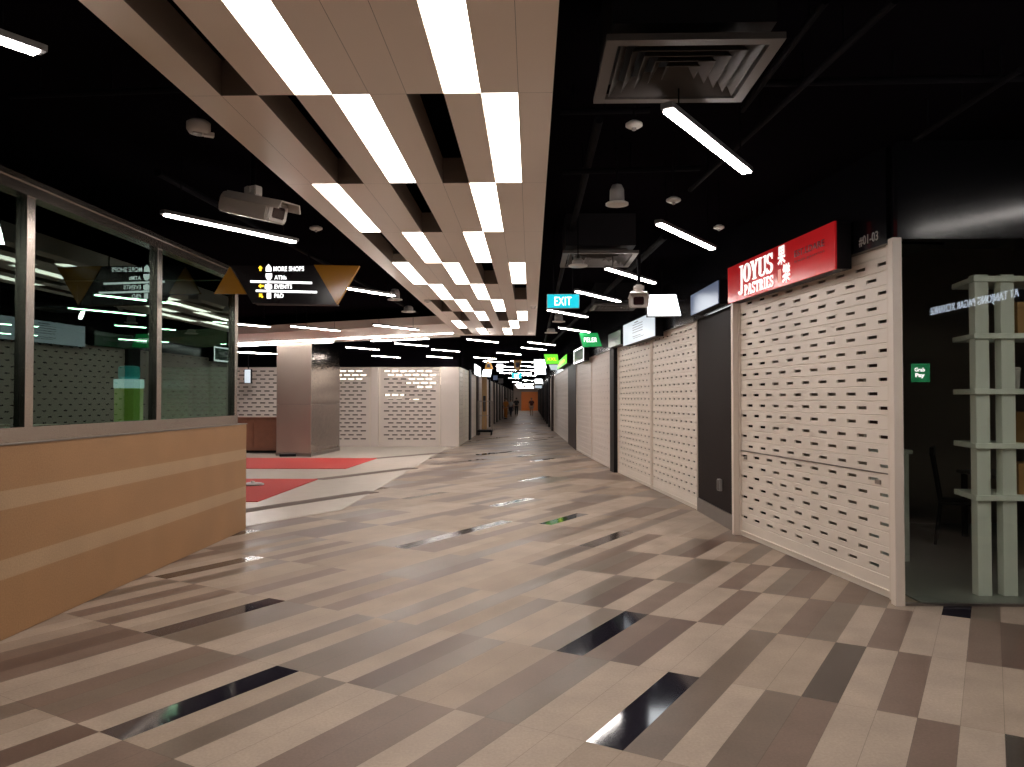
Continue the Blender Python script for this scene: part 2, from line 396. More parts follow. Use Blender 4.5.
# dark backing behind the right-hand shutters (a bent wall)
bm = bmesh.new()
o_ = .55
prism(bm, [(x+o_, y) for y, x in WL[1:]] + [(WL[-1][1]+o_+.2, 105), (WL[1][1]+o_+.2, 9.1)], 0, 3.62)
struct('wall_right_corridor', bm, M['black'])
# end wall, orange middle
bm = bmesh.new(); box(bm, -4, 3, 105.4, 105.7, 0, 3.62); struct('wall_end', bm, M['beige_wall'])
bm = bmesh.new(); box(bm, -1.35, .95, 105.2, 105.4, .0, 2.6); struct('wall_end_feature', bm, M['orange'])

# fascia above the right-hand shutters (black gloss bulkhead), segment by segment
FZ = 2.84
for k, ((ya, xa), (yb, xb)) in enumerate(zip(WL, WL[1:])):
    org, rz, w = seg(ya, yb, .06)
    bm = bmesh.new(); m4 = Matrix.Translation(org) @ Matrix.Rotation(rz, 4, 'Z')
    box(bm, 0, w, 0, .5, FZ if k == 0 else 2.72, 3.62, m4); struct('trim_%d' % (k+10), bm, M['gloss'])
# fascia over the shop window
bm = bmesh.new(); box(bm, 2.86, 6.2, 5.98, 6.4, 2.85, 3.62); struct('trim_30', bm, M['gloss'])

# ------------------------------------------------------------------ shutters
def shutter_curtain(w, h, n, pitch=.118, slot=.14, sh=.027, groove=.006, z_plain=.10, split=None):
    """slatted curtain with rows of punched slots; local x 0..w, z .05..h, front faces -y"""
    bm = bmesh.new(); step = w/n
    xs = {0, w}
    for k in range(n):
        for ph in (.25, .75):
            c = (k+ph)*step
            for e in (c-slot/2, c+slot/2):
                if .02 < e < w-.02: xs.add(round(e, 5))
    xs = sorted(xs)
    rows = int((h-.05)/pitch)
    zs = []; tagz = []
    z = .05
    for r in range(rows):
        z0 = z+r*pitch
        for a, dy, kind in ((0, groove, 'g'), (.010, 0, 'f'), (pitch/2-sh/2, 0, 's'), (pitch/2+sh/2, 0, 'f'), (pitch-.010, 0, 'g')):
            zs.append((z0+a, dy, kind, r))
    zs.append((z+rows*pitch, groove, 'e', rows))
    if zs[-1][0] < h-.01: zs.append((h, 0, 'e', rows))
    grid = [[bm.verts.new((x, dy, zz)) for x in xs] for zz, dy, _, _ in zs]
    for i in range(len(zs)-1):
        kind, r = zs[i][2], zs[i][3]
        for j in range(len(xs)-1):
            xm = (xs[j]+xs[j+1])/2
            hole = False
            if kind == 's' and zs[i][0] > z_plain:
                ph = .25 if r % 2 else .75
                q = (xm/step-ph); hole = abs(q-round(q))*step < slot/2 and slot/2 <= (round(q)+ph)*step <= w-slot/2+.001
            if not hole: bm.faces.new([grid[i][j], grid[i][j+1], grid[i+1][j+1], grid[i+1][j]])
    return bm
SHUT_N = 0
def shutter(org, rz, w, h, n, label, group, mt='shutter', rails=(.055, .055), mesh=None, **k):
    t = thing('roller_shutter', label, 'shutter', org, rz, group)
    if mesh: o = bpy.data.objects.new('curtain', mesh); C.objects.link(o); o.parent = t
    else:
        o = obj('curtain', shutter_curtain(w-rails[0]-rails[1], h, n, **k), M[mt], t)
        md = o.modifiers.new('thick', 'SOLIDIFY'); md.thickness = .014; md.offset = 1
    o.location = (rails[0], .02, 0)
    bm = bmesh.new(); box(bm, rails[0], w-rails[1], -.0, .035, .002, .062); box(bm, rails[0], w-rails[1], -.012, .0, .05, .062)
    obj('bottom_bar', bm, M[mt], t)
    for a, b in ((0, rails[0]), (w-rails[1], w)):
        if b-a < .01: continue
        bm = bbox(.003, (a, b, -.018, .03, 0, h)); obj('guide_rail', bm, M['rail'], t)
    return t
GS = 'cream perforated roller shutters on the right side'
org, rz, w = seg(6.11, 9.10)
joy = shutter(org, rz, w, 2.86, 9, 'cream perforated roller shutter below the red pastry shop sign', GS, rails=(.075, .075))
bm = bmesh.new(); box(bm, .075, w-.075, -.004, .02, .990, .998); obj('seam_strip', bm, M['steel_dull'], joy)
bm = bbox(.004, (0, .06, -.085, -.0185, 0, 2.84)); obj('guide_rail_cover', bm, M['rail'], joy)
for x_ in (.20, w-.24): obj('lock_plate', bbox(.004, (x_-.035, x_+.035, -.008, .02, .90, .935)), M['steel_dull'], joy)
org, rz, w = seg(11.0, 13.64)
shutter(org, rz, w, 2.8, 10, 'cream perforated roller shutter right beside the charcoal pillar with socket', GS, rails=(.03, .03), pitch=.115, slot=.115, sh=.024)
org, rz, w = seg(13.68, 16.6)
shutter(org, rz, w, 2.8, 10, 'cream perforated roller shutter under the white lit sign with printed lines', GS, rails=(.03, .03), pitch=.115, slot=.115, sh=.024)
org, rz, w = seg(17.05, 20.45)
shutter(org, rz, w, 2.75, 8, 'cream slatted shutter just past the slim black pier', GS, 'shutter_grey', rails=(.03, .03), pitch=.15, slot=.12, sh=.016)
org, rz, w = seg(20.48, 23.8)
shutter(org, rz, w, 2.75, 8, 'cream slatted shutter below the white framed notice sign', GS, 'shutter_grey', rails=(.03, .03), pitch=.15, slot=.12, sh=.016)
org, rz, w = seg(27.4, 38)
shutter(org, rz, w, 2.75, 20, 'long grey slatted shutter beyond the dark brown pier', GS, 'shutter_grey', rails=(.06, .06), pitch=.2, slot=.2, sh=.02)

# pillar with skirting and socket
def wall_panel(ya, yb, name, m, z1=2.8, off=.0, skirt=None, depth=.4):
    org, rz, w = seg(ya, yb, off); m4 = Matrix.Translation(org) @ Matrix.Rotation(rz, 4, 'Z')
    bm = bmesh.new(); box(bm, 0.004, w-.004, 0, depth, 0, z1, m4); p = struct(name, bm, m)
    if skirt:
        bm = bmesh.new(); box(bm, .0, w, -.018, -.001, 0, skirt, m4); struct('baseboard_right', bm, M['steel_dull'])
    return m4, w
m4, w = wall_panel(9.10, 11.0, 'pillar_1', M['pillar'], skirt=.19)
soc = thing('wall_socket', 'small grey socket box low on the charcoal pillar', 'socket', m4 @ Vector((w*.62, 0, .50)), m4.to_euler().z)
obj('housing', bbox(.006, (-.05, .05, -.045, -.001, -.075, .075)), M['grey_plastic'], soc)
obj('face_plate', bbox(.003, (-.042, .042, -.052, -.045, -.066, .066)), M['vent'], soc)
wall_panel(16.6, 17.05, 'pillar_2', M['black'], off=.10)
wall_panel(23.8, 27.4, 'pillar_3', M['brown_pier'], off=.03)
# far right: alternating piers and shutters
far_m = None
ys = 38.0; k = 0
fr = random.Random(3)
FARR = 'far shutters along the right side of the corridor'
proto = None
nf = 4
while ys < 104:
    pier = .9 + .5*fr.random(); wall_panel(ys, min(ys+pier, 104.6), 'pillar_%d' % nf, M['black'] if k % 3 else M['brown_pier'], off=.12); nf += 1
    ya = ys+pier; yb = min(ya+4.2, 104.8)
    if yb-ya < 1: break
    org, rz, w = seg(ya, yb)
    if proto is None: proto = shutter(org, rz, w, 2.75, 9, 'distant grey slatted shutter between dark piers on the right of the corridor', FARR, 'shutter_grey', rails=(.06, .06), pitch=.25, slot=.2, sh=.02)
    else: dup(proto, org, rz, scale=(w/4.2, 1, 1))
    ys = yb; k += 1

# ------------------------------------------------------------------ far left shutters (facing the camera) and lit shop behind
GL = 'pale perforated shutters across the far concourse'
def face_shutter(xa, xb, y, label, n, **k):
    return shutter((xa, y, 0), 0, xb-xa, 2.68, n, label, GL, 'shutter_grey', rails=(.05, .05), pitch=.135, slot=.185, sh=.042, **k)
face_shutter(-12.6, -6.95, 25.6, 'pale perforated shutter left of the steel column, behind the wooden counter', 19)
face_shutter(-6.9, -5.42, 25.6, 'narrow pale perforated shutter just right of the steel column', 5)
face_shutter(-5.15, -3.05, 25.6, 'wide pale perforated shutter with bright light showing through its holes', 7)
for nm, xa, xb in (('pillar_20', -5.41, -5.16), ('pillar_21', -3.04, -2.42)):
    bm = bbox(.01, (xa, xb, 25.56, 25.9, 0, 2.68)); struct(nm, bm, M['shutter_grey'])
# bulkhead above
bm = bmesh.new(); box(bm, -13.6, -2.42, 25.62, 25.9, 2.685, 3.62); struct('trim_40', bm, M['ceil'])
# shop behind: dim room with glow panels added to shine through the holes
bm = bmesh.new(); box(bm, -13.6, -2.6, 29.4, 29.6, 0, 3.6); struct('wall_shop', bm, M['shop_wall'])
bm = bmesh.new(); box(bm, -13.6, -2.62, 25.95, 29.4, 2.95, 3.05); struct('ceiling_shop', bm, M['dark_wall'])
for dn_, (xa, xb, za, zb, lab) in enumerate(((-7.0, -5.5, 2.28, 2.78, 'added warm glow panel showing through the narrow shutter top'), (-5.1, -3.0, 2.40, 2.80, 'added warm glow panel showing through the wide shutter top'),
        (-4.35, -3.05, 2.10, 2.38, 'added warm glow panel showing through the upper right of the wide shutter'), (-4.0, -3.5, 1.95, 2.08, 'small added glow panel showing through the wide shutter middle'), (-5.15, -4.5, 1.62, 1.86, 'small added glow panel showing low through the wide shutter, left'), (-4.3, -3.9, 1.5, 1.6, 'small added glow panel showing low through the wide shutter, right'))):
    t = thing('added_glow_panel', lab, 'glow_panel', ((xa+xb)/2, 26.3+.12*dn_, (za+zb)/2), 0, 'glow panels added behind the far shutters')
    w_, h_ = (xb-xa)/2, (zb-za)/2
    obj('diffuser', bbox(0, (-w_, w_, -.04, -.02, -h_, h_)), M['shop_glow'], t); obj('casing', bbox(.003, (-w_-.02, w_+.02, -.02, .05, -h_-.02, h_+.02)), M['grey_plastic'], t)
    bm = bmesh.new(); tube(bm, (0, 0.02, h_), (0, .02, 2.95-(za+zb)/2), .01, 8); obj('hanger', bm, M['pipe'], t)
# left corridor wall beyond the corner: side shutters and piers along X=-2.45
GLC = 'grey shutters on the left side of the corridor'
LX = -2.44
def left_shutter(ya, yb, label, n, first=None):
    return shutter((LX, ya, 0), PI/2, yb-ya, 2.7, n, label, GLC, 'shutter_grey', rails=(.05, .05), pitch=.16, slot=.2, sh=.03)
left_shutter(25.95, 27.6, 'grey shutter around the corner from the glowing one, nearest the camera', 5)
left_shutter(27.65, 29.5, 'grey shutter next to the black pier left of the corridor', 5)
bm = bmesh.new(); box(bm, LX-.5, LX+.06, 29.5, 30.3, 0, 2.75); struct('pillar_22', bm, M['black'])
bm = bmesh.new(); box(bm, LX-.6, LX-.4, 25.95, 105, 0, 3.6); struct('wall_left_corridor', bm, M['black'])
bm = bmesh.new(); box(bm, LX-.45, LX+.05, 25.92, 105, 2.705, 3.62); struct('trim_41', bm, M['ceil'])
ys = 30.3; k = 0; proto2 = None
while ys < 103:
    L_ = (3.2, 4.4, 4.0, 4.8)[k % 4]
    if proto2 is None: proto2 = shutter((LX, ys, 0), PI/2, L_, 2.7, 7, 'distant grey slatted shutter between dark piers on the left of the corridor', 'far shutters along the left side of the corridor', 'shutter_grey', rails=(.05, .05), pitch=.27, slot=.2, sh=.03)
    else: dup(proto2, (LX, ys, 0), PI/2, scale=(L_/3.2, 1, 1))
    ys += L_
    bm = bmesh.new(); box(bm, LX-.4, LX+.10, ys, ys+.7, 0, 2.75); struct('pillar_%d' % (23+k), bm, M['black'] if k % 3 else M['brown_pier'])
    ys += .7; k += 1

# ------------------------------------------------------------------ steel column
col = thing('column', 'square column clad in brushed steel behind the red carpet', 'column', (-6.62, 22.3, 0), 0)
col['kind'] = 'thing'
p = atZ(276, 456, 0); q = atZ(311, 457, 0); s = atZ(339.5, 450.5, 0)
q = Vector((q.x, q.y, 0)); p = Vector((p.x, p.y, 0)); s = Vector((s.x, s.y, 0))
c0 = col.location.copy()
pts = [p-c0, q-c0, s-c0, p-c0+(s-q)]
P0, Q0, S0_ = pts[0], pts[1], pts[2]
colf = mat('steel_cladding_lit', (.50, .43, .37), .36, metal=.6, noise=.05, nscale=2)  # front face: same steel, colour lightened as if lit
cols = mat('steel_cladding_shaded', (.27, .225, .20), .16, metal=1, noise=.05, nscale=2)  # side face: shade and dark reflections put into the steel colour
def streak(m, sx, sy, sz, amt):
    nt = m.node_tree; b = nt.nodes['Principled BSDF']; tc = nt.nodes.new('ShaderNodeTexCoord'); mp = nt.nodes.new('ShaderNodeMapping'); n = nt.nodes.new('ShaderNodeTexNoise')
    mp.inputs['Scale'].default_value = (sx, sy, sz); nt.links.new(tc.outputs['Object'], mp.inputs[0]); nt.links.new(mp.outputs[0], n.inputs['Vector'])
    bp = nt.nodes.new('ShaderNodeBump'); bp.inputs['Strength'].default_value = amt; bp.inputs['Distance'].default_value = .02
    nt.links.new(n.outputs['Fac'], bp.inputs['Height']); nt.links.new(bp.outputs['Normal'], b.inputs['Normal'])
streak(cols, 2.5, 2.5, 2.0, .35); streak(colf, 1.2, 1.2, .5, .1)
core = [P0.lerp(S0_, .03), Q0.lerp(pts[3], .03), S0_.lerp(P0, .03), pts[3].lerp(Q0, .03)]
bm = bmesh.new(); prism(bm, [(v.x, v.y) for v in core], .02, 3.17); obj('core', bm, M['steel_dull'], col)
def clad(name, a, b, m, zs):
    d_ = (b-a).normalized(); n_ = Vector((d_.y, -d_.x, 0))*.0
    inn = Vector((-d_.y, d_.x, 0))*.05
    bm = bmesh.new()
    for z0, z1 in zip(zs, zs[1:]): prism(bm, [(q.x, q.y) for q in (a+d_*.004, b-d_*.004, b-d_*.02+inn, a+d_*.02+inn)], z0+.004, z1-.004)
    bmesh.ops.bevel(bm, geom=bm.edges[:], offset=.003, segments=1, affect='EDGES'); obj(name, bm, m, col)
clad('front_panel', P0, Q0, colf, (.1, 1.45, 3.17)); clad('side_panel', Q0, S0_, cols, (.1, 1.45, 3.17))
bm = bmesh.new(); prism(bm, [(v.x*1.01, v.y*1.01) for v in pts], 0, .1); obj('plinth', bm, M['steel_dull'], col)
fb = thing('floor_box', 'low dark metal floor box at the foot of the steel column', 'box', (-6.75, 21.0, cz), .2)
obj('body', bbox(.01, (-.22, .22, -.12, .12, 0, .07)), M['black'], fb); obj('lid', bbox(.006, (-.20, .20, -.10, .10, .07, .085)), M['steel_dull'], fb)
bm = bmesh.new(); lathe(bm, [(.0, 0), (.20, 0), (.20, .02), (.16, .035), (.05, .05), (.0, .05)]);
bp_ = thing('floor_plate', 'round grey metal plate on the red carpet behind the kiosk', 'plate', (-5.12, 13.9, cz+.012)); obj('disc', bm, M['steel_dull'], bp_, smooth=False)
bm = bmesh.new(); lathe(bm, [(.035, .05), (.035, .07), (0, .075)], 12); obj('stud', bm, M['steel'], bp_)

# wooden counter left of column
t = thing('counter', 'reddish brown wooden counter standing left of the steel column', 'counter', (-7.95, 22.6, 0))
obj('body', bbox(.01, (-1.1, .62, -.3, .35, .08, 1.02)), M['wood'], t)
obj('worktop', bbox(.008, (-1.12, .64, -.33, .37, 1.02, 1.06)), M['wood'], t)
obj('plinth', bbox(.004, (-1.08, .60, -.26, .33, 0, .08)), M['black'], t)
for x0 in (-1.06, -.22): obj('door', bbox(.004, (x0, x0+.80, -.318, -.30, .12, .98)), M['wood'], t)
t = thing('lightbox_sign', 'small white lit box sign hanging left of the column', 'sign', (-9.35, 24.9, 2.35))
obj('face', bbox(.004, (-.10, .10, -.07, -.05, -.22, .22)), M['screen_blue'], t); obj('casing', bbox(.008, (-.12, .12, -.05, .05, -.24, .24)), M['black'], t); obj('hanger', bbox(.002, (-.015, .015, -.015, .015, .24, 1.27)), M['black'], t)

# ------------------------------------------------------------------ glazed kiosk on the left
KX = -3.5; KZ = 1.29
stone = stripe_stone_mat()
bm = bmesh.new(); box(bm, KX-.22, KX, -3.0, 9.28, 0, KZ); box(bm, -9.5, KX-.22, 9.06, 9.28, 0, KZ)
bmesh.ops.bevel(bm, geom=bm.edges[:], offset=.006, segments=2, affect='EDGES')
kb = thing('glazed_kiosk', 'glazed kiosk with steel frame on a tan stone base with two pale bands', 'kiosk', (KX, 4, 0))
ko = Vector((KX, 4, 0))
def kpart(name, bm, m, parent=None):
    o = obj(name, bm, m, parent or kb); o.location = -ko if parent is None else (0, 0, 0); return o
kpart('stone_base', bm, stone)
bm = bmesh.new(); box(bm, KX-.25, KX+.008, -3.0, 9.29, KZ, KZ+.012); bmesh.ops.bevel(bm, geom=bm.edges[:], offset=.003, segments=1, affect='EDGES'); kpart('sill', bm, M['steel_dull'])
GX = KX-.06
kframe = mat('kiosk_frame_steel', (.42, .37, .335), .25, metal=1, noise=.08, nscale=6)
bm = bmesh.new(); box(bm, GX-.05, GX+.05, -3.0, 9.02, KZ+.012, KZ+.115); kpart('bottom_rail', bm, kframe)
bm = bmesh.new(); box(bm, GX-.06, GX+.06, -3.0, 9.06, 3.02, 3.14); box(bm, GX-.08, GX+.075, -3.0, 9.07, 3.10, 3.14); kpart('top_rail', bm, kframe)
posts = (1.5, 3.37, 5.24, 7.10, 8.98)
for y in posts:
    bm = bbox(.004, (GX-.06, GX+.045, y-.045, y+.045, KZ+.1, 3.03)); kpart('mullion', bm, kframe)
ps = (-3.0,)+posts
for a, b in zip(ps, ps[1:]):
    bm = bmesh.new(); box(bm, GX-.004, GX+.004, a+.045, b-.045, KZ+.11, 3.03); kpart('glass_pane', bm, M['glass_green'])
# far end returns
bm = bmesh.new(); box(bm, -9.4, GX-.06, 8.96, 8.968, KZ+.012, 3.03); kpart('glass_pane', bm, M['glass_green'])
bm = bmesh.new(); box(bm, -9.4, GX-.06, 8.93, 9.02, 3.02, 3.14); kpart('top_rail', bm, kframe)
# inside: dark back wall, so the panes read as dark mirrors
bm = bmesh.new(); box(bm, -9.6, -9.4, -3, 9.28, 0, 3.2); kpart('back_panel', bm, M['dark_wall'])
bm = bmesh.new(); box(bm, -9.5, GX-.06, -3, 9.0, 3.14, 3.2); kpart('roof_panel', bm, M['ceil'])

# slim lit display inside the kiosk
t = thing('display_tower', 'slim yellow-green lit display with teal top behind the kiosk glass', 'display', (-4.5, 8.4, 0))
obj('plinth', bbox(.005, (-.12, .12, -.12, .12, 0, .5)), M['black'], t)
obj('body', bbox(.006, (-.11, .11, -.11, .11, .5, 1.72)), mat('yellow_green_lit_panel', (.25, .34, .07), .4, emit=.10, ecol=(.42, .55, .08)), t)
obj('band', bbox(.003, (-.115, .115, -.115, .115, 1.72, 1.82)), M['screen_blue'], t)
obj('top_cap', bbox(.03, (-.09, .09, -.09, .09, 1.82, 1.97)), mat('teal_cap', (.03, .3, .32), .4, emit=.15), t)

# ------------------------------------------------------------------ shop at the right with display window
WY = 6.0
shop = []
bm = bmesh.new(); box(bm, 2.95, 6.2, 9.9, 10.1, 0, 3.62); struct('wall_shop_back', bm, M['shop_dim_wall'])
bm = bmesh.new(); box(bm, 3.05, 6.2, 6.02, 9.9, -.01, .012); struct('floor_shop', bm, M['interior_floor'])
org, rz, w = seg(6.11, 9.10, -.35); m4 = Matrix.Translation(org) @ Matrix.Rotation(rz, 4, 'Z')
bm = bmesh.new(); box(bm, -.8, w-1.0, 0, .06, 0, 3.3, m4); struct('wall_shop_side', bm, M['shop_dim_wall'])
bm = bmesh.new(); box(bm, 6.2, 6.4, 6.6, 10.1, 0, 3.62); struct('wall_shop_right', bm, M['shop_dim_wall'])
win = thing('shop_window', 'frameless glass shop window right of the pastry shop shutter', 'window', (4.5, WY, 0))
obj('glass_pane', bbox(0, (-1.61, 1.7, -.005, .005, .015, 2.85)), M['glass_clear'], win)
obj('jamb', bbox(.004, (-1.685, -1.612, -.03, .05, 0, 2.86)), M['rail'], win)
obj('bottom_channel', bbox(.002, (-1.61, 1.7, -.02, .02, 0, .02)), M['steel_dull'], win)
# green pay sticker on the glass
a = atY(911, 363.5, WY-.01); b = atY(930, 382, WY-.01)
st = thing('pay_sticker', 'small green square payment sticker on the shop window', 'sticker', (a.x, WY-.008, b.z))
obj('label_sheet', bbox(0, (0, b.x-a.x, -.002, 0, 0, a.z-b.z)), M['grab'], st)
sw = b.x-a.x; shh = a.z-b.z
text('lettering', 'Grab', M['white_print'], st, sw*.55, shh*.22, (sw*.18, -.003, shh*.56), (0, 0, 0), .001, .03)
text('lettering', 'Pay', M['white_print'], st, sw*.5, shh*.28, (sw*.22, -.003, shh*.20), (0, 0, 0), .001, .05)
# white shelf unit
sh = thing('shelf_unit', 'white open shelf unit with angled end standing behind the shop window', 'shelf', (3.66, 6.25, .012))
for dx in (0, .205):
    obj('post', bbox(.004, (dx-.055, dx+.055, 0, .09, 0, 2.60)), M['shelf'], sh)
for x in (1.6,):
    obj('post', bbox(.004, (x-.055, x+.055, 0, .09, 0, 2.60)), M['shelf'], sh)
for py in (279, 336, 391.5, 446, 498):
    z = atY(975, py, 6.24).z
    bm = bmesh.new(); prism(bm, [(0, .44), (-.08, -.03), (1.75, -.03), (1.75, .44)], z-.022-.012, z+.022-.012); bmesh.ops.bevel(bm, geom=bm.edges[:], offset=.003, segments=1, affect='EDGES'); obj('shelf_board', bm, M['shelf'], sh)
SZ = [atY(975, py, 6.24).z+.022 for py in (279, 336, 391.5, 446, 498)]
def carton(x, z, w, d, h, label, m='box_wood'):
    t = thing('carton', label, 'box', (x, 6.41, z+.001), 0, 'tan boxes on the white shelf')
    obj('body', bbox(.004, (-w/2, w/2, -d/2, d/2, 0, h*.86)), M[m], t)
    obj('lid', bbox(.004, (-w/2-.004, w/2+.004, -d/2-.004, d/2+.004, h*.80, h)), M[m], t)
carton(4.10, SZ[1], .26, .24, .26, 'tan box on the second shelf from the top')
carton(4.14, SZ[3], .24, .24, .25, 'tan box on the second shelf from the bottom')
carton(4.10, SZ[4], .28, .24, .25, 'tan box with red mark on the lowest shelf')
bm = bbox(.002, (4.08, 4.13, 6.282, 6.288, SZ[4]+.09, SZ[4]+.12)); tag(obj('sticker', bm, M['red_dark']), 'small red sticker on the tan box on the lowest shelf', 'sticker')
cup = thing('cup', 'white paper cup on the middle shelf', 'cup', (4.0, 6.45, SZ[2]+.001)); cup.location.x = 4.04
bm = bmesh.new(); lathe(bm, [(.032, 0), (.042, .16)], 20); obj('body', bm, M['white'], cup, smooth=True); bm = bmesh.new(); lathe(bm, [(.045, .16), (.045, .17), (.038, .18), (0, .18)], 20); obj('lid', bm, M['white'], cup)
# counter at left inside
t = thing('counter', 'narrow pale counter just inside the shop window by the shutter', 'counter', (3.58, 7.95, .012), 0)
obj('body', bbox(.006, (-.34, .12, -.4, .5, 0, 1.05)), M['shelf'], t); obj('worktop', bbox(.006, (-.35, .15, -.42, .52, 1.05, 1.09)), M['shelf'], t)
# dark slatted chair
def chair(loc, rz, label):
    t = thing('chair', label, 'chair', loc, rz)
    obj('seat', bbox(.01, (-.21, .21, -.21, .21, .44, .475)), M['chair'], t)
    for sx in (-1, 1):
        bm = bmesh.new(); tube(bm, (sx*.18, -.18, .44), (sx*.20, -.20, 0), .018); obj('leg', bm, M['chair'], t)
        bm = bmesh.new(); tube(bm, (sx*.18, .19, .46), (sx*.20, .24, 0), .018); obj('leg', bm, M['chair'], t)
        bm = bmesh.new(); tube(bm, (sx*.19, .19, .46), (sx*.19, .27, 1.0), .017); obj('back_post', bm, M['chair'], t)
    obj('top_rail', bbox(.008, (-.22, .22, .245, .285, .96, 1.06)), M['chair'], t)
    for x in (-.1, 0, .1):
        bm = bmesh.new(); tube(bm, (x, .2, .47), (x, .262, .97), .010, 8); obj('back_slat', bm, M['chair'], t)
    obj('stretcher', bbox(.004, (-.19, .19, -.20, -.17, .2, .23)), M['chair'], t)
chair((4.72, 8.5, .012), math.radians(60), 'dark slat-back chair inside the unlit shop behind the shelf')
t = thing('table', 'dark topped table in the unlit shop behind the shelf posts', 'table', (5.35, 8.6, .012))
obj('tabletop', bbox(.006, (-.4, .6, -.4, .4, .73, .77)), M['grey_plastic'], t)
for sx in (-.34, .54):
    for sy in (-.34, .34): obj('leg', bbox(.003, (sx-.025, sx+.025, sy-.025, sy+.025, 0, .73)), M['chair'], t)
bm = bmesh.new(); box(bm, 4.0, 4.56, 9.82, 9.9, .012, 2.37); struct('door_1', bm, mat('reddish_brown_door', (.10, .035, .028), .45))
# unit number on the fascia above the shutter
a = atY(862, 239, 6.85)
org, rz, w = seg(6.11, 9.10, .065)
un = thing('unit_number', 'small silver unit number on the black fascia beside the red sign', 'sign', org + Vector((math.cos(rz), math.sin(rz), 0))*(w-.37) + Vector((0, 0, 2.88)), rz)
text('numerals', '#01-03', M['silver_print'], un, .27, .085, (0, 0, 0), (0, 0, 0), .004, .01)
# lit wall lettering near the right wall, seen mirrored in the window
tw = thing('wall_lettering', 'white lit lettering on the dark wall facing the corridor, mirrored in the shop window', 'sign', (6.19, 2.22, 2.86), -PI/2)
text('lettering', 'AT TANJONG PAGAR XCHANGE', M['letter_lamp'], tw, 2.14, .15, (0, 0, 0), (0, 0, 0), .01, .0)

# ------------------------------------------------------------------ red pastry shop sign
S0 = Vector((2.30, 8.92, 0)); S1 = Vector((2.60, 6.55, 0)); d = S1-S0; SL = d.length; srz = math.atan2(d.y, d.x)
sg = thing('shop_sign', 'red box sign with white pastry shop lettering above the near shutter', 'sign', (S0.x, S0.y, 2.711), srz)
SHh = .417
obj('face', bbox(.003, (0, SL, 0, .02, 0, SHh)), M['red'], sg)
obj('casing', bbox(.004, (.004, SL-.004, .02, .155, .006, SHh-.006)), M['black'], sg)
def serif_text(s, x, z, w, h, m, parent, stroke=.2):
    """bold condensed roman capitals drawn as stroke polygons with serifs"""
    G = {
     'J': [('v', .55, -.35, 1), ('h', .3, .82, 1), ('c', .1, -.35)],
    }
    o = text('lettering', s, m, parent, w, h, (x, -.001, z), (0, 0, 0), .006, .045)
    return o
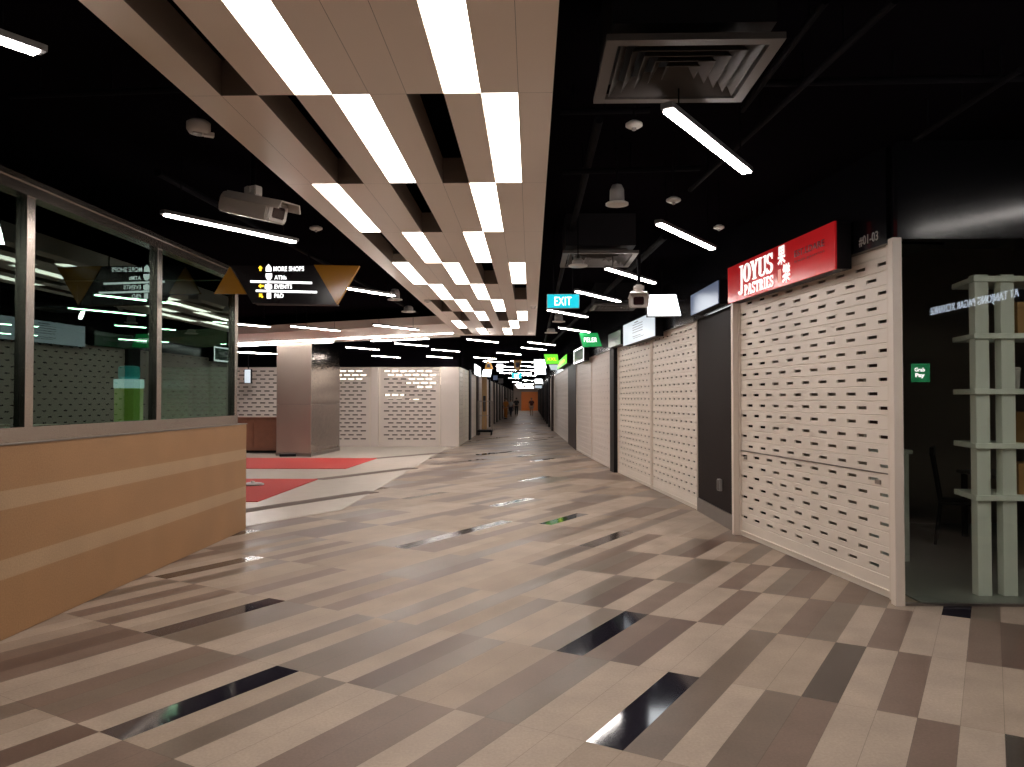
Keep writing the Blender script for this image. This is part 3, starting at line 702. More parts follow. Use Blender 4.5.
# letters of the upper word, with a long J and slab serifs
cw = [('J', .34, .115), ('O', .46, .2), ('Y', .655, .2), ('U', .845, .2), ('S', 1.05, .15)]
def letter_poly(bm, ch, x, z, w, h):
    t = w*.30; s = h*.07
    def q(x0, x1, z0, z1): box(bm, x0, x1, -.008, -.001, z0, z1)
    def slant(xa, za, xb, zb, t):
        vs = [(xa-t/2, za), (xa+t/2, za), (xb+t/2, zb), (xb-t/2, zb)]; prism(bm, vs, -.008, -.001, 'y')
    def ring(x0, x1, z0, z1, tx, tz, a0=0, a1=2*PI, n=24):
        cx, c_z = (x0+x1)/2, (z0+z1)/2; rx, rz_ = (x1-x0)/2, (z1-z0)/2
        P = []
        for k in range(n+1):
            a = a0+(a1-a0)*k/n; P.append(((cx+rx*math.cos(a), c_z+rz_*math.sin(a)), (cx+(rx-tx)*math.cos(a), c_z+(rz_-tz)*math.sin(a))))
        for (o1, i1), (o2, i2) in zip(P, P[1:]): prism(bm, [o1, o2, i2, i1], -.008, -.001, 'y')
    if ch == 'J':
        q(x+w*.45, x+w*.45+t*1.3, z-h*.42, z+h); q(x+w*.15, x+w, z+h-s, z+h)
        ring(x-w*.15, x+w*.45+t*1.3, z-h*.62, z-h*.25, t, s*1.3, PI, 2*PI, 12)
        q(x-w*.15, x+w*.2, z-h*.50, z-h*.40)
    elif ch == 'O': ring(x, x+w, z-h*.02, z+h*1.02, t*1.05, s)
    elif ch == 'Y':
        q(x+w*.5-t/2, x+w*.5+t/2, z, z+h*.5); slant(x+w*.5, z+h*.42, x+w*.2, z+h, t*1.1); slant(x+w*.5, z+h*.42, x+w*.84, z+h, t*.55)
        q(x-w*.02, x+w*.44, z+h-s, z+h); q(x+w*.66, x+w*1.02, z+h-s, z+h); q(x+w*.25, x+w*.75, z, z+s)
    elif ch == 'U':
        q(x+w*.1, x+w*.1+t, z+h*.2, z+h); q(x+w*.78, x+w*.78+t*.5, z+h*.2, z+h); ring(x+w*.1, x+w*.78+t*.5, z-h*.02, z+h*.45, t*.8, s*1.2, PI, 2*PI, 14)
        q(x, x+w*.52, z+h-s, z+h); q(x+w*.66, x+w*1.02, z+h-s, z+h)
    elif ch == 'S':
        ring(x, x+w, z+h*.46, z+h*1.02, t, s*1.5, PI*.12, PI*1.5, 16); ring(x, x+w, z-h*.02, z+h*.54, t, s*1.5, -PI*.88, PI*.5, 16)
        q(x+w*.84, x+w*.94, z+h*.68, z+h); q(x+w*.05, x+w*.15, z, z+h*.3)
    elif ch == 'P':
        q(x+w*.12, x+w*.12+t, z, z+h); ring(x-w*.1, x+w, z+h*.42, z+h, t, s, -PI*.5, PI*.5, 10); q(x, x+w*.6, z, z+s); q(x, x+w*.5, z+h-s, z+h)
    elif ch == 'A':
        slant(x+w*.1, z, x+w*.5, z+h, t*.5); slant(x+w*.82, z, x+w*.5, z+h, t); q(x+w*.25, x+w*.7, z+h*.28, z+h*.28+s); q(x-w*.05, x+w*.3, z, z+s); q(x+w*.6, x+w*1.05, z, z+s)
    elif ch == 'T':
        q(x+w*.5-t/2, x+w*.5+t/2, z, z+h); q(x, x+w, z+h-s, z+h); q(x, x+w*.1, z+h*.72, z+h); q(x+w*.9, x+w, z+h*.72, z+h); q(x+w*.25, x+w*.75, z, z+s)
    elif ch == 'R':
        q(x+w*.12, x+w*.12+t, z, z+h); ring(x-w*.1, x+w*.9, z+h*.45, z+h, t, s, -PI*.5, PI*.5, 10); slant(x+w*.88, z, x+w*.55, z+h*.48, t); q(x, x+w*.5, z, z+s); q(x, x+w*.5, z+h-s, z+h)
    elif ch == 'I':
        q(x+w*.5-t*.7, x+w*.5+t*.7, z, z+h); q(x, x+w, z, z+s); q(x, x+w, z+h-s, z+h)
    elif ch == 'E':
        q(x+w*.12, x+w*.12+t, z, z+h); q(x, x+w*.95, z, z+s); q(x, x+w*.9, z+h-s, z+h); q(x+w*.2, x+w*.65, z+h*.48, z+h*.48+s); q(x+w*.85, x+w*.95, z, z+h*.28); q(x+w*.8, x+w*.9, z+h*.74, z+h)
bm = bmesh.new()
for ch, x, w_ in cw: letter_poly(bm, ch, x, .175, w_, .20)
obj('lettering', bm, M['white_print'], sg)
bm = bmesh.new(); x = .49
for ch, w_ in (('P', .082), ('A', .098), ('S', .075), ('T', .088), ('R', .09), ('I', .045), ('E', .08), ('S', .075)):
    letter_poly(bm, ch, x, .032, w_, .115); x += w_+.012
obj('lettering', bm, M['white_print'], sg)
text('character', '果', M['white_print'], sg, .16, .185, (1.315, -.002, .215), (0, 0, 0), .006, .02)
text('character', '樂', M['white_print'], sg, .165, .185, (1.415, -.002, .025), (0, 0, 0), .006, .02)
obj('seal', bbox(0, (1.315, 1.375, -.004, -.0005, .05, .175)), M['pink_print'], sg)
text('small_print', 'EST.LDARE', M['red_dark'], sg, .56, .062, (1.66, -.001, .235), (0, 0, 0), .002, .02)
text('small_print', 'fresh pastries', M['red_dark'], sg, .56, .03, (1.66, -.001, .175), (0, 0, 0), .002, 0)

# ------------------------------------------------------------------ ceiling raft with recessed lights
RZ0, RT = 3.2, .19
bx = [.115, -.065] + [-.065-.196*k for k in range(1, 9)] + [-1.815]
rows_y = [3.94-1.65*3, 3.94-1.65*2, 3.94-1.65] + [3.94+1.65*k for k in range(0, 10)] + [19.1]
#   row -> (lights, slots); columns counted 1..8 from the right
PAT = {-3: ((3, 6), (8,)), -2: ((1, 5, 8), (3,)), -1: ((4, 7), (2,)),
       0: ((2, 6), (8,)), 1: ((1, 5), (3, 7)), 2: ((2, 8), (5,)), 3: ((3, 6), (8,)), 4: ((1, 5, 8), (3,)),
       5: ((4, 7), (1,)), 6: ((3, 6), (8,)), 7: ((1, 5), (3, 7)), 8: ((2, 8), (5,)), 9: ((3, 6), (8,))}
# row r spans rows_y[r+2]..rows_y[r+3] for r>=0 : row 0 ends at Y=3.94
bm = bmesh.new(); lay = bm.loops.layers.uv.new('tile'); V = {}
def rv(i, j, k):
    if (i, j, k) not in V: V[(i, j, k)] = bm.verts.new((bx[j], rows_y[i], RZ0+(RT if k else 0)))
    return V[(i, j, k)]
nI, nJ = len(rows_y)-1, len(bx)-1
def cell(i, j):
    if not (0 <= i < nI and 0 <= j < nJ): return 'out'
    r = i-2
    if r in PAT:
        if j in PAT[r][0]: return 'light'
        if j in PAT[r][1]: return 'slot'
    return 'panel'
if True:
    PAT = {r: v for r, v in PAT.items()}
for i in range(nI):
    for j in range(nJ):
        if cell(i, j) != 'panel': continue
        f = bm.faces.new([rv(i, j, 0), rv(i+1, j, 0), rv(i+1, j+1, 0), rv(i, j+1, 0)])
        for l, (a, b) in zip(f.loops, ((0, 0), (0, 1), (1, 1), (1, 0))): l[lay].uv = (a, b)
        f = bm.faces.new([rv(i, j, 1), rv(i, j+1, 1), rv(i+1, j+1, 1), rv(i+1, j, 1)])
        for l in f.loops: l[lay].uv = (.5, .5)
        for di, dj, e in ((-1, 0, ((i, j), (i, j+1))), (1, 0, ((i+1, j), (i+1, j+1))), (0, -1, ((i, j), (i+1, j))), (0, 1, ((i, j+1), (i+1, j+1)))):
            if cell(i+di, j+dj) != 'panel':
                (a, b), (c_, d_) = e
                f = bm.faces.new([rv(a, b, 0), rv(c_, d_, 0), rv(c_, d_, 1), rv(a, b, 1)])
                for l in f.loops: l[lay].uv = (.5, .5)
                f.material_index = 1 if cell(i+di, j+dj) == 'slot' else 0
bmesh.ops.recalc_face_normals(bm, faces=bm.faces[:])
raft = obj('ceiling_raft', bm, [raft_mat(), M['slot']]); tag(raft, 'long bronze beige ceiling raft with dark slots along the walkway', 'ceiling raft')
raft['kind'] = 'thing'
ordn = ['nearest', 'second', 'third', 'fourth', 'fifth', 'sixth', 'seventh', 'eighth', 'ninth', 'tenth']
lightproto = None
for i in range(nI):
    r = i-2
    for n_, j in enumerate(PAT.get(r, ((), ()))[0]):
        xa, xb = bx[j+1], bx[j]; ya, yb = rows_y[i], rows_y[i+1]
        k = len(PAT[r][0]); side = ('right-hand', 'left-hand') if k == 2 else ('right-hand', 'middle', 'left-hand')
        lab = ('%s recessed panel light in the %s visible row of the ceiling raft' % (side[n_], ordn[r] if r else 'nearest')) if r >= 0 else 'recessed panel light in the raft overhead, behind the camera'
        loc = ((xa+xb)/2, (ya+yb)/2, RZ0+.004)
        if lightproto is None:
            t = thing('panel_light', lab, 'light', loc, 0, 'recessed lights in the ceiling raft'); lightproto = t
            obj('diffuser', bbox(0, (-.094, .094, -.82, .82, 0, .008)), M['lamp'], t)
            obj('housing', bbox(0, (-.094, .094, -.82, .82, .008, .11)), M['white'], t)
        else:
            dup(lightproto, loc, 0, lab)
# small fittings on the raft
t = thing('ceiling_sensor', 'tiny white square sensor at the left edge of the ceiling raft', 'sensor', (*atZ(427.5, 300, RZ0).xy, RZ0))
obj('body', bbox(.006, (-.05, .05, -.05, .05, -.035, 0)), M['white'], t); obj('lens', bbox(.004, (-.02, .02, -.02, .02, -.042, -.035)), M['grey_plastic'], t)
bm = bmesh.new(); lathe(bm, [(0, 0), (.05, 0), (.05, -.02), (.03, -.05), (0, -.055)], 20)
t = thing('smoke_detector', 'tiny round smoke detector near the far right corner of the raft', 'detector', (*atZ(533.5, 306, RZ0).xy, RZ0)); obj('cover', bm, M['white'], t, smooth=True); obj('base', bbox(.003, (-.055, .055, -.055, .055, -.006, .0)), M['white'], t)

# second raft running off to the left with linear lights
A2, B2 = Vector((-1.82, 19.5)), Vector((-1.82, 16.1))
dl = Vector((-.91, .415))
pts = [A2, A2+dl*9.2, B2+dl*9.2, B2]
bm = bmesh.new(); prism(bm, [(p.x, p.y) for p in pts], 3.2, 3.38)
rmat = mat('bronze_beige_panel_plain', (.74, .62, .53), .34, metal=.1, noise=.06, nscale=1.5)
tag(obj('ceiling_raft', bm, rmat), 'bronze beige ceiling raft crossing to the left above the steel column', 'ceiling raft')['kind'] = 'thing'
lr = math.atan2(dl.y, dl.x)
LL = ['long linear light at the right end of the crossing raft, near edge', 'long linear light at the left end of the crossing raft, near edge',
      'long linear light along the far edge of the crossing raft, right piece', 'long linear light along the far edge of the crossing raft, left piece']
for n_, ((ax, ay), (bx_, by_)) in enumerate((((455, 333.4), (335.5, 337.7)), ((392, 334.6), (234, 344.8)), ((427, 338.4), (373, 341)), ((327, 341.3), (245, 346.2)))):
    a, b = atZ(ax, ay, 3.2), atZ(bx_, by_, 3.2); c_ = (a+b)/2; L_ = (b-a).length; rr = math.atan2(b.y-a.y, b.x-a.x)
    t = thing('linear_light', LL[n_], 'light', (c_.x, c_.y, 3.2), lr, 'linear lights on the crossing raft')
    obj('diffuser', bbox(.003, (-L_/2, L_/2, -.028, .028, -.016, -.008)), M['strip'], t); obj('trim', bbox(.002, (-L_/2-.01, L_/2+.01, -.038, .038, -.008, 0)), M['white'], t)

# ------------------------------------------------------------------ suspended strip lights
STZ = 3.05
def strip_proto(top=3.62):
    t = thing('strip_light', 'strip', 'light', (0, 0, STZ), 0, 'suspended linear strip lights')
    obj('diffuser', bbox(.003, (-.63, .63, -.03, .03, -.012, 0)), M['strip'], t)
    obj('housing', bbox(.004, (-.66, .66, -.033, .033, 0, .03)), M['strip_body'], t)
    for x in (-.5, .5):
        bm = bmesh.new(); tube(bm, (x, 0, .03), (x, 0, top-STZ), .004, 6); obj('hanger', bm, M['pipe'], t)
    return t
STRIPS = [  # mid pixel x, mid pixel y, label
 (712.5, 144.5, 'lit strip light nearest the camera on the right, beside the big vent'),
 (688, 237, 'lit strip light just left of the red shop sign'),
 (632, 276, 'lit strip light right of the small ceiling vent'),
 (599, 296.4, 'lit strip light right of the near EXIT sign'),
 (568.3, 313.5, 'lit strip light right under the near EXIT sign'),
 (575, 330, 'lit strip light above the green lit sign'),
 (542, 338.6, 'short looking strip light just beyond the far end of the raft, right side'),
 (534, 348.6, 'strip light past the raft end, left of the lime lit sign'),
 (509, 353.5, 'strip light past the raft end, in front of the far corridor lamps'),
 (483, 340.8, 'strip light just beyond the far left corner of the raft'),
 (485, 358, 'small strip light above the brown triangle sign'),
 (446, 350.4, 'strip light over the glowing shutter corner, upper of two'),
 (235, 229, 'long strip light just below the white security camera'),
 (361, 290.3, 'strip light right of the golden downward triangle'),
 (316, 328.5, 'strip light under the directory sign above the crossing raft'),
 (396.5, 327.4, 'short strip light at the right above the crossing raft'),
 (363, 348.4, 'strip light above the narrow shutter beside the steel column'),
 (412, 344.7, 'strip light over the wide glowing shutter, upper right'),
 (247, 352.6, 'strip light at the far left beside the kiosk corner'),
 (262, 353, 'strip light touching the left side of the steel column top'),
]
sp_ = strip_proto(); first = True; low_ = None
sang = PI/2 - math.radians(33)
def under_raft(p):
    q = Vector((p[0], p[1]))-Vector((-1.82, 17.8)); n_ = Vector((-dl.y, dl.x)).normalized()
    return -.6 < q.dot(dl.normalized()) < 9.6 and abs(q.dot(n_)) < 2.0
def put_strip(loc, label, ang=sang):
    global first, low_
    if under_raft(loc):
        if low_ is None: low_ = strip_proto(3.2); low_.location = loc; low_.rotation_euler = (0, 0, ang); low_['label'] = label; return low_
        return dup(low_, loc, ang, label)
    if first:
        sp_.location = loc; sp_.rotation_euler = (0, 0, ang); sp_['label'] = label; first = False; return sp_
    return dup(sp_, loc, ang, label)
for mx_, my_, lab in STRIPS:
    p = atZ(mx_, my_, STZ)
    if mx_ == 542: p = Vector((p.x*1.09, p.y*1.09, STZ))
    if p.y > 24.9 and p.x < -2.5:
        s_ = 24.9/p.y; p = Vector((p.x*s_, p.y*s_, STZ))
    put_strip((p.x, p.y, STZ), lab)
# strips reaching past the frame edge at upper left
p = atZ(49.5, 56, STZ); put_strip((p.x-.37, p.y-.57, STZ), 'lit strip light cut by the left picture edge, over the kiosk')
p = atZ(386, 358, 2.86); 
put_strip((-4.7, 24.6, 2.98), 'strip light over the wide glowing shutter, lowest of them')
put_strip((-3.0, 24.9, 2.98), 'strip light over the glowing shutter corner, lower of two')
# more of the field around the camera; first two added to brighten the shop
for x, y in ((3.0, 4.2), (3.5, 3.3), (2.0, 1.0), (1.6, -2.0), (-2.4, -1.5), (4.4, -3.5)):
    put_strip((x, y, STZ), 'unseen strip light around the camera')
t = dup(low_, (4.6, 4.0, 3.46), sang, 'strip light in front of the shop window, high under the ceiling')
for n_, (x, y) in enumerate(((-5.7, 10.9), (-7.0, 12.4), (-8.8, 11.3), (-5.6, 14.6), (-7.8, 15.2), (-10.2, 14.4), (-9.6, 18.6), (-11.6, 16.5), (-11.2, 12.2))):  # added out of sight to brighten the pale concourse
    put_strip((x, y, STZ), 'added strip light over the red carpets, hidden behind the kiosk')
# the far corridor
y = 29.5; k = 0
while y < 103:
    for x in ((-1.25, -.2) if y < 44 or y > 92 else (-1.25,) if k % 2 else (-.2,)):
        put_strip((x+.12*math.sin(y), y, STZ), 'distant strip light over the far corridor', sang if k % 2 else sang-.2)
    y += 4.3 if y < 44 else 6.4 if y < 90 else 3.4; k += 1

# ------------------------------------------------------------------ air vents
def vent(name, label, cx, cy, z, w, d, n=5):
    t = thing('ceiling_vent', label, 'vent', (cx, cy, z), 0, 'square ceiling air vents')
    bm = bmesh.new()
    f = .055
    for a in ((-w/2, w/2, -d/2, -d/2+f), (-w/2, w/2, d/2-f, d/2), (-w/2, -w/2+f, -d/2+f, d/2-f), (w/2-f, w/2, -d/2+f, d/2-f)): box(bm, *a, -.02, .01)
    obj('frame', bm, M['vent'], t)
    # concentric sloping louvres
    for k in range(n):
        s0 = 1-(k+.25)/(n+.6); s1 = 1-(k+1.0)/(n+.6)
        bm = bmesh.new(); iw, idd = w/2-f, d/2-f
        o_ = [bm.verts.new((sx*iw*s0, sy*idd*s0, -.012)) for sx, sy in ((-1, -1), (1, -1), (1, 1), (-1, 1))]
        i_ = [bm.verts.new((sx*iw*s1, sy*idd*s1, .055)) for sx, sy in ((-1, -1), (1, -1), (1, 1), (-1, 1))]
        for q in range(4): bm.faces.new([o_[q], o_[(q+1) % 4], i_[(q+1) % 4], i_[q]])
        lo = obj('louvre', bm, M['vent'], t); md = lo.modifiers.new('thick', 'SOLIDIFY'); md.thickness = .004
    obj('duct_box', bbox(0, (-w/2+.03, w/2-.03, -d/2+.03, d/2-.03, .07, 3.62-z)), M['black'], t)
    return t
a = atZ(606, 36, 3.2); b = atZ(783, 33, 3.2); c_ = atZ(594, 100, 3.2); d_ = atZ(745, 98, 3.2)
vent('v', 'large square air vent right of the raft above the nearest strip light', (a.x+b.x+c_.x+d_.x)/4, (a.y+c_.y)/2, 3.2, (b.x-a.x+d_.x-c_.x)/2, c_.y-a.y)
a = atZ(569, 250, 3.2); b = atZ(637, 246, 3.2); c_ = atZ(563, 267, 3.2)
vent('v', 'square air vent above the near EXIT sign', (a.x+b.x)/2, (a.y+c_.y)/2, 3.2, .82, .9)
a = atZ(600, 307, 3.25); vent('v', 'dim square air vent left of the small white camera', a.x+.25, a.y, 3.25, .8, .9)
a = atZ(540, 322, 3.2)

# ------------------------------------------------------------------ round ceiling fittings
def speaker(px, py, z, label, r=.085, h=.15):
    p = atZ(px, py, z)
    t = thing('ceiling_speaker', label, 'speaker', (p.x, p.y, z), 0, 'round ceiling speakers')
    bm = bmesh.new(); lathe(bm, [(0, -.006), (r*.3, -.008), (r*.8, -.004), (r, 0), (r, .012), (r*.92, .016), (0, .016)], 28); obj('grille', bm, M['white'], t, smooth=True)
    bm = bmesh.new(); lathe(bm, [(r*.66, .016), (r*.62, h*.75), (r*.42, h), (0, h)], 24); obj('can', bm, M['grey_plastic'], t, smooth=True)
    bm = bmesh.new(); tube(bm, (0, 0, h), (0, 0, 3.62-z), .006, 6); obj('rod', bm, M['pipe'], t)
speaker(617, 205, 3.05, 'round white ceiling speaker left of the second right strip light')
speaker(578, 266.5, 3.0, 'round white ceiling speaker hanging under the small vent', .10, .08)
speaker(395, 300, 3.08, 'round ceiling speaker left of the raft, upper of the pair', .11, .16)
speaker(408.5, 312, 3.05, 'round ceiling speaker left of the raft, lower of the pair', .12, .1)
speaker(558.7, 322, 3.05, 'round ceiling speaker under the EXIT sign and its strip light', .12, .16)
speaker(551, 333, 3.05, 'dim round ceiling speaker at the far right corner of the raft', .14, .1)
def detector(px, py, z, label, r=.055):
    p = atZ(px, py, z)
    t = thing('smoke_detector', label, 'detector', (p.x, p.y, z), 0, 'small round ceiling detectors')
    bm = bmesh.new(); lathe(bm, [(0, -.012), (r*.7, -.010), (r, .0), (r*.97, .014), (r*.45, .03), (0, .03)], 24); obj('cover', bm, M['white'], t, smooth=True)
    bm = bmesh.new(); tube(bm, (0, 0, .03), (0, 0, 3.62-z), .006, 6); obj('rod', bm, M['pipe'], t)
    bm = bmesh.new(); lathe(bm, [(0, -.03), (.012, -.026), (.014, -.012)], 12); obj('sensor_tip', bm, M['grey_plastic'], t)
detector(634, 126, 3.2, 'small round detector between the big vent and the raft', .05)
detector(673.5, 201, 3.1, 'small pale round detector above the second right strip light')
detector(316, 229, 3.2, 'small pale round detector right of the white security camera', .06)
detector(658, 311, 3.15, 'dim round detector above the white blade sign', .06)
detector(719, 228, 3.2, 'tiny dim detector just above the left end of the red sign', .05)
detector(306, 329, 3.05, 'dim round detector on the crossing raft below the directory sign', .12)
p = atZ(198.5, 128, 3.26)
t = thing('ceiling_alarm', 'pale round alarm sounder on the dark ceiling above the security camera', 'alarm', (p.x, p.y, 3.26), .5)
bm = bmesh.new(); lathe(bm, [(0, -.035), (.055, -.033), (.07, -.01), (.07, .03), (.05, .045), (0, .045)], 24); obj('body', bm, M['white'], t, smooth=True)
obj('bracket', bbox(.004, (.03, .09, -.02, .02, -.045, -.02)), M['white'], t); obj('grille', bbox(.003, (-.035, .02, -.03, .03, -.04, -.034)), M['grey_plastic'], t)
bm = bmesh.new(); tube(bm, (0, 0, .045), (0, 0, .365), .01, 8); obj('rod', bm, M['pipe'], t)

# ------------------------------------------------------------------ security cameras
def cctv(loc, rz, tilt, label, L_=.40, sc=1):
    t = thing('security_camera', label, 'camera', loc, rz, 'white security cameras'); t.scale = (sc, sc, sc)
    R = Matrix.Rotation(tilt, 4, 'X')
    bm = bmesh.new()
    prof = [(-.075, -.06), (.075, -.06), (.085, -.03), (.085, .03), (.065, .065), (-.065, .065), (-.085, .03), (-.085, -.03)]
    prism(bm, prof, -L_/2, L_/2, 'y'); bmesh.ops.bevel(bm, geom=bm.edges[:], offset=.006, segments=2, affect='EDGES'); bm.transform(R); obj('housing', bm, M['white'], t)
    bm = bmesh.new(); prism(bm, [(-.09, .025), (-.07, .072), (.07, .072), (.09, .025), (.082, .022), (.066, .066), (-.066, .066), (-.082, .022)], -L_/2-.10, L_/2-.04, 'y'); bm.transform(R); obj('sun_hood', bm, M['white'], t)
    bm = bmesh.new(); box(bm, -.07, .07, -L_/2-.012, -L_/2+.002, -.052, .055); bmesh.ops.bevel(bm, geom=bm.edges[:], offset=.012, segments=3, affect='EDGES'); bm.transform(R); w_ = obj('front_frame', bm, mat('white_trim_ring', (.8, .77, .76), .35), t)
    bm = bmesh.new(); box(bm, -.045, .045, -L_/2-.016, -L_/2-.010, -.034, .036); bmesh.ops.bevel(bm, geom=bm.edges[:], offset=.006, segments=2, affect='EDGES'); bm.transform(R); obj('window', bm, M['lens'], t)
    bm = bmesh.new(); box(bm, -.03, .03, -.05, .05, .068, .13); bmesh.ops.bevel(bm, geom=bm.edges[:], offset=.006, segments=2, affect='EDGES'); tube(bm, (-.045, 0, .105), (.045, 0, .105), .02, 12); obj('bracket', bm, M['white'], t)
    bm = bmesh.new(); tube(bm, (0, 0, .13), (0, 0, (3.62-loc[2])/sc), .016, 12); obj('drop_pole', bm, M['pipe'], t)
    return t
p = atY(253, 208, 5.55)
cctv((p.x, p.y, p.z), math.radians(62), math.radians(15), 'large white security camera housing above the left strip light', .42, 1.22)
p = atY(639, 300, 8.6)
cctv((p.x, p.y, p.z), math.radians(-9), math.radians(10), 'small white security camera facing us beside the white blade sign', .3, 1.3)

# ------------------------------------------------------------------ signs
def hang(t, xs, z0, z1, r=.005):
    for x in xs:
        bm = bmesh.new(); tube(bm, (x, 0, z0), (x, 0, z1), r, 6); obj('hanger', bm, M['pipe'], t)
def exit_sign(px0, px1, py0, py1, Y, label):
    a = atY(px0, py0, Y); b = atY(px1, py1, Y); w = b.x-a.x; h = a.z-b.z
    t = thing('exit_sign', label, 'sign', (a.x, Y, b.z), 0, 'cyan lit EXIT signs')
    obj('casing', bbox(.004, (-.006, w+.006, .004, .06, -.006, h+.006)), M['grey_plastic'], t)
    obj('face', bbox(.002, (0, w, 0, .006, 0, h)), M['cyan'], t)
    text('lettering', 'EXIT', M['white_lit'], t, w*.54, h*.62, (w*.22, -.001, h*.19), (0, 0, 0), .003, .0)
    hang(t, (w*.2, w*.8), h, 3.62-b.z)
exit_sign(547.5, 579, 294.4, 307.8, 8.9, 'cyan lit EXIT sign right of the ceiling raft')
exit_sign(512, 521.5, 373, 378.2, 27.5, 'distant cyan lit EXIT sign over the far corridor')
# directory sign with golden triangles
DY = 8.25
dr = thing('directory_sign', 'black hanging directory board with golden triangles and lit white text', 'sign', (*atY(290, 285, DY).xy, atY(290, 285, DY).z))
D0 = dr.location.copy()
def dp(px, py): v = atY(px, py, DY)-D0; return (v.x, v.z)
bm = bmesh.new(); prism(bm, [dp(231, 265.5), dp(316, 265.3), dp(337, 304.5), dp(252, 303)], 0, .05, 'y'); obj('board', bm, mat('black_board', (.016, .012, .014), .2, spec=.5), dr)
bm = bmesh.new(); prism(bm, [dp(230, 267), dp(214.5, 294), dp(246.5, 294)], -.012, .03, 'y'); obj('triangle', bm, M['gold'], dr)
bm = bmesh.new(); prism(bm, [dp(314, 265), dp(359.5, 266), dp(337, 304.7)], -.012, .045, 'y'); obj('triangle', bm, M['gold'], dr)
bm = bmesh.new(); prism(bm, [dp(254, 303), dp(338, 304.6), dp(338, 305.6), dp(256, 304.6)], -.004, .052, 'y'); obj('edge_trim', bm, M['brown_pier'], dr)
def dtext(s, x, ytop, ybot, w):
    a = dp(x, ybot); b = dp(x, ytop); c = dp(x+w, ybot)
    text('lettering', s, M['white_lit'], dr, c[0]-a[0], b[1]-a[1], (a[0], -.001, a[1]), (0, 0, 0), .002, .012)
dtext('MORE SHOPS', 273.5, 266.5, 271.2, 30.5); dtext('ATMs', 274.5, 275.5, 279.5, 12); dtext('EVENTS', 274.5, 284.6, 288.8, 17.5); dtext('P&D', 274.5, 293.6, 297.8, 9)
def dbar(x0, y0, x1, y1, m, hh=1.0):
    bm = bmesh.new(); prism(bm, [dp(x0, y0-hh), dp(x1, y1-hh), dp(x1, y1+hh), dp(x0, y0+hh)], -.004, -.001, 'y'); return obj('line', bm, m, dr)
dbar(250.5, 281.5, 312, 283, M['white_lit'], 1.0); dbar(256, 290.8, 317, 292.2, M['white_lit'], 1.0)
def dshape(name, pts, m):
    bm = bmesh.new(); prism(bm, [dp(*p) for p in pts], -.005, -.001, 'y'); obj(name, bm, m, dr)
dshape('pictogram', [(266, 271.5), (266, 267.5), (268.7, 264.2), (271.4, 267.5), (271.4, 271.5)], M['white_lit'])
dshape('pictogram', [(266, 273.5), (272, 273.5), (272, 277), (270.5, 280), (267.5, 280), (266, 277)], M['white_lit'])
dshape('pictogram', [(265, 285), (268.5, 283.5), (272, 285), (272, 288.5), (268.5, 290), (265, 288.5)], M['white_lit'])
dshape('pictogram', [(267, 293), (271, 293), (271, 298.5), (267, 298.5)], M['white_lit'])
def arrow(cx, cy, ang, s=2.6):
    P = [(0, -1), (.9, .0), (.35, .0), (.35, 1), (-.35, 1), (-.35, .0), (-.9, .0)]
    ca, sa = math.cos(ang), math.sin(ang)
    dshape('arrow', [(cx+s*(x*ca-y*sa), cy+s*(x*sa+y*ca)) for x, y in P], M['yellow_lit'])
arrow(260.5, 268.3, 0); arrow(261, 286, -PI/2); arrow(261, 295.5, -PI/4)
bm = bmesh.new(); tube(bm, (-.3, .02, .15), (-.3, .02, 3.62-D0.z), .008, 8); obj('hanger', bm, M['pipe'], dr); bm = bmesh.new(); tube(bm, (.2, .02, .15), (.2, .02, 3.62-D0.z), .008, 8); obj('hanger', bm, M['pipe'], dr)

def blade(pts, Y, face, label, txt=None, txm=None, dep=.10, group=None, cas='black'):
    """lit box sign standing out from the wall, facing the camera; pts are its four corners TL TR BR BL"""
    c = atY(sum(p[0] for p in pts)/4, sum(p[1] for p in pts)/4, Y)
    t = thing('blade_sign', label, 'sign', (c.x, Y, c.z), 0, group or 'lit blade signs along the corridor')
    P = [atY(*p, Y)-c for p in pts]; P = [(v.x, v.z) for v in P]
    bm = bmesh.new(); prism(bm, P, -.006, 0, 'y'); obj('face', bm, M[face], t)
    bm = bmesh.new(); prism(bm, [(x*1.03, z*1.05) for x, z in P], 0, dep, 'y'); obj('casing', bm, M[cas], t)
    if txt:
        w = (P[1][0]-P[0][0]); h = P[0][1]-P[3][1]
        text('lettering', txt, M[txm], t, w*.72, h*.32, (-w*.36, -.008, -h*.16), (0, 0, 0), .002, 0)
    tz = 3.62-c.z
    bm = bmesh.new(); tube(bm, (0, dep/2, max(z for x, z in P)), (0, dep/2, tz), .008, 6); obj('hanger', bm, M['pipe'], t)
    return t
def wall_sign(ya, yb, z0, z1, off, face, label, lines=None, border=None, dep=.15):
    org, rz, w = seg(ya, yb, off)
    t = thing('wall_sign', label, 'sign', (org.x, org.y, z0), rz, 'lit box signs parallel to the right shopfronts')
    h = z1-z0
    obj('casing', bbox(.004, (0, w, .012, dep, 0, h)), M['black'], t)
    obj('face', bbox(.002, (.004, w-.004, 0, .012, .004, h-.004)), M[face], t)
    if border:
        bm = bmesh.new(); e = .04
        for q in ((0, w, 0, e), (0, w, h-e, h), (0, e, e, h-e), (w-e, w, e, h-e)): box(bm, q[0], q[1], -.006, .002, q[2], q[3])
        obj('border', bm, M[border], t)
    for (x0, x1, zz, hh, m) in lines or ():
        obj('printed_line', bbox(0, (x0*w, x1*w, -.002, .001, zz*h-hh*h/2, zz*h+hh*h/2)), M[m], t)
    return t, w, h
blade([(647, 295), (676, 294.5), (681, 315.7), (648, 316)], 10.9, 'screen', 'white lit blank blade sign right of the small security camera', dep=.12)
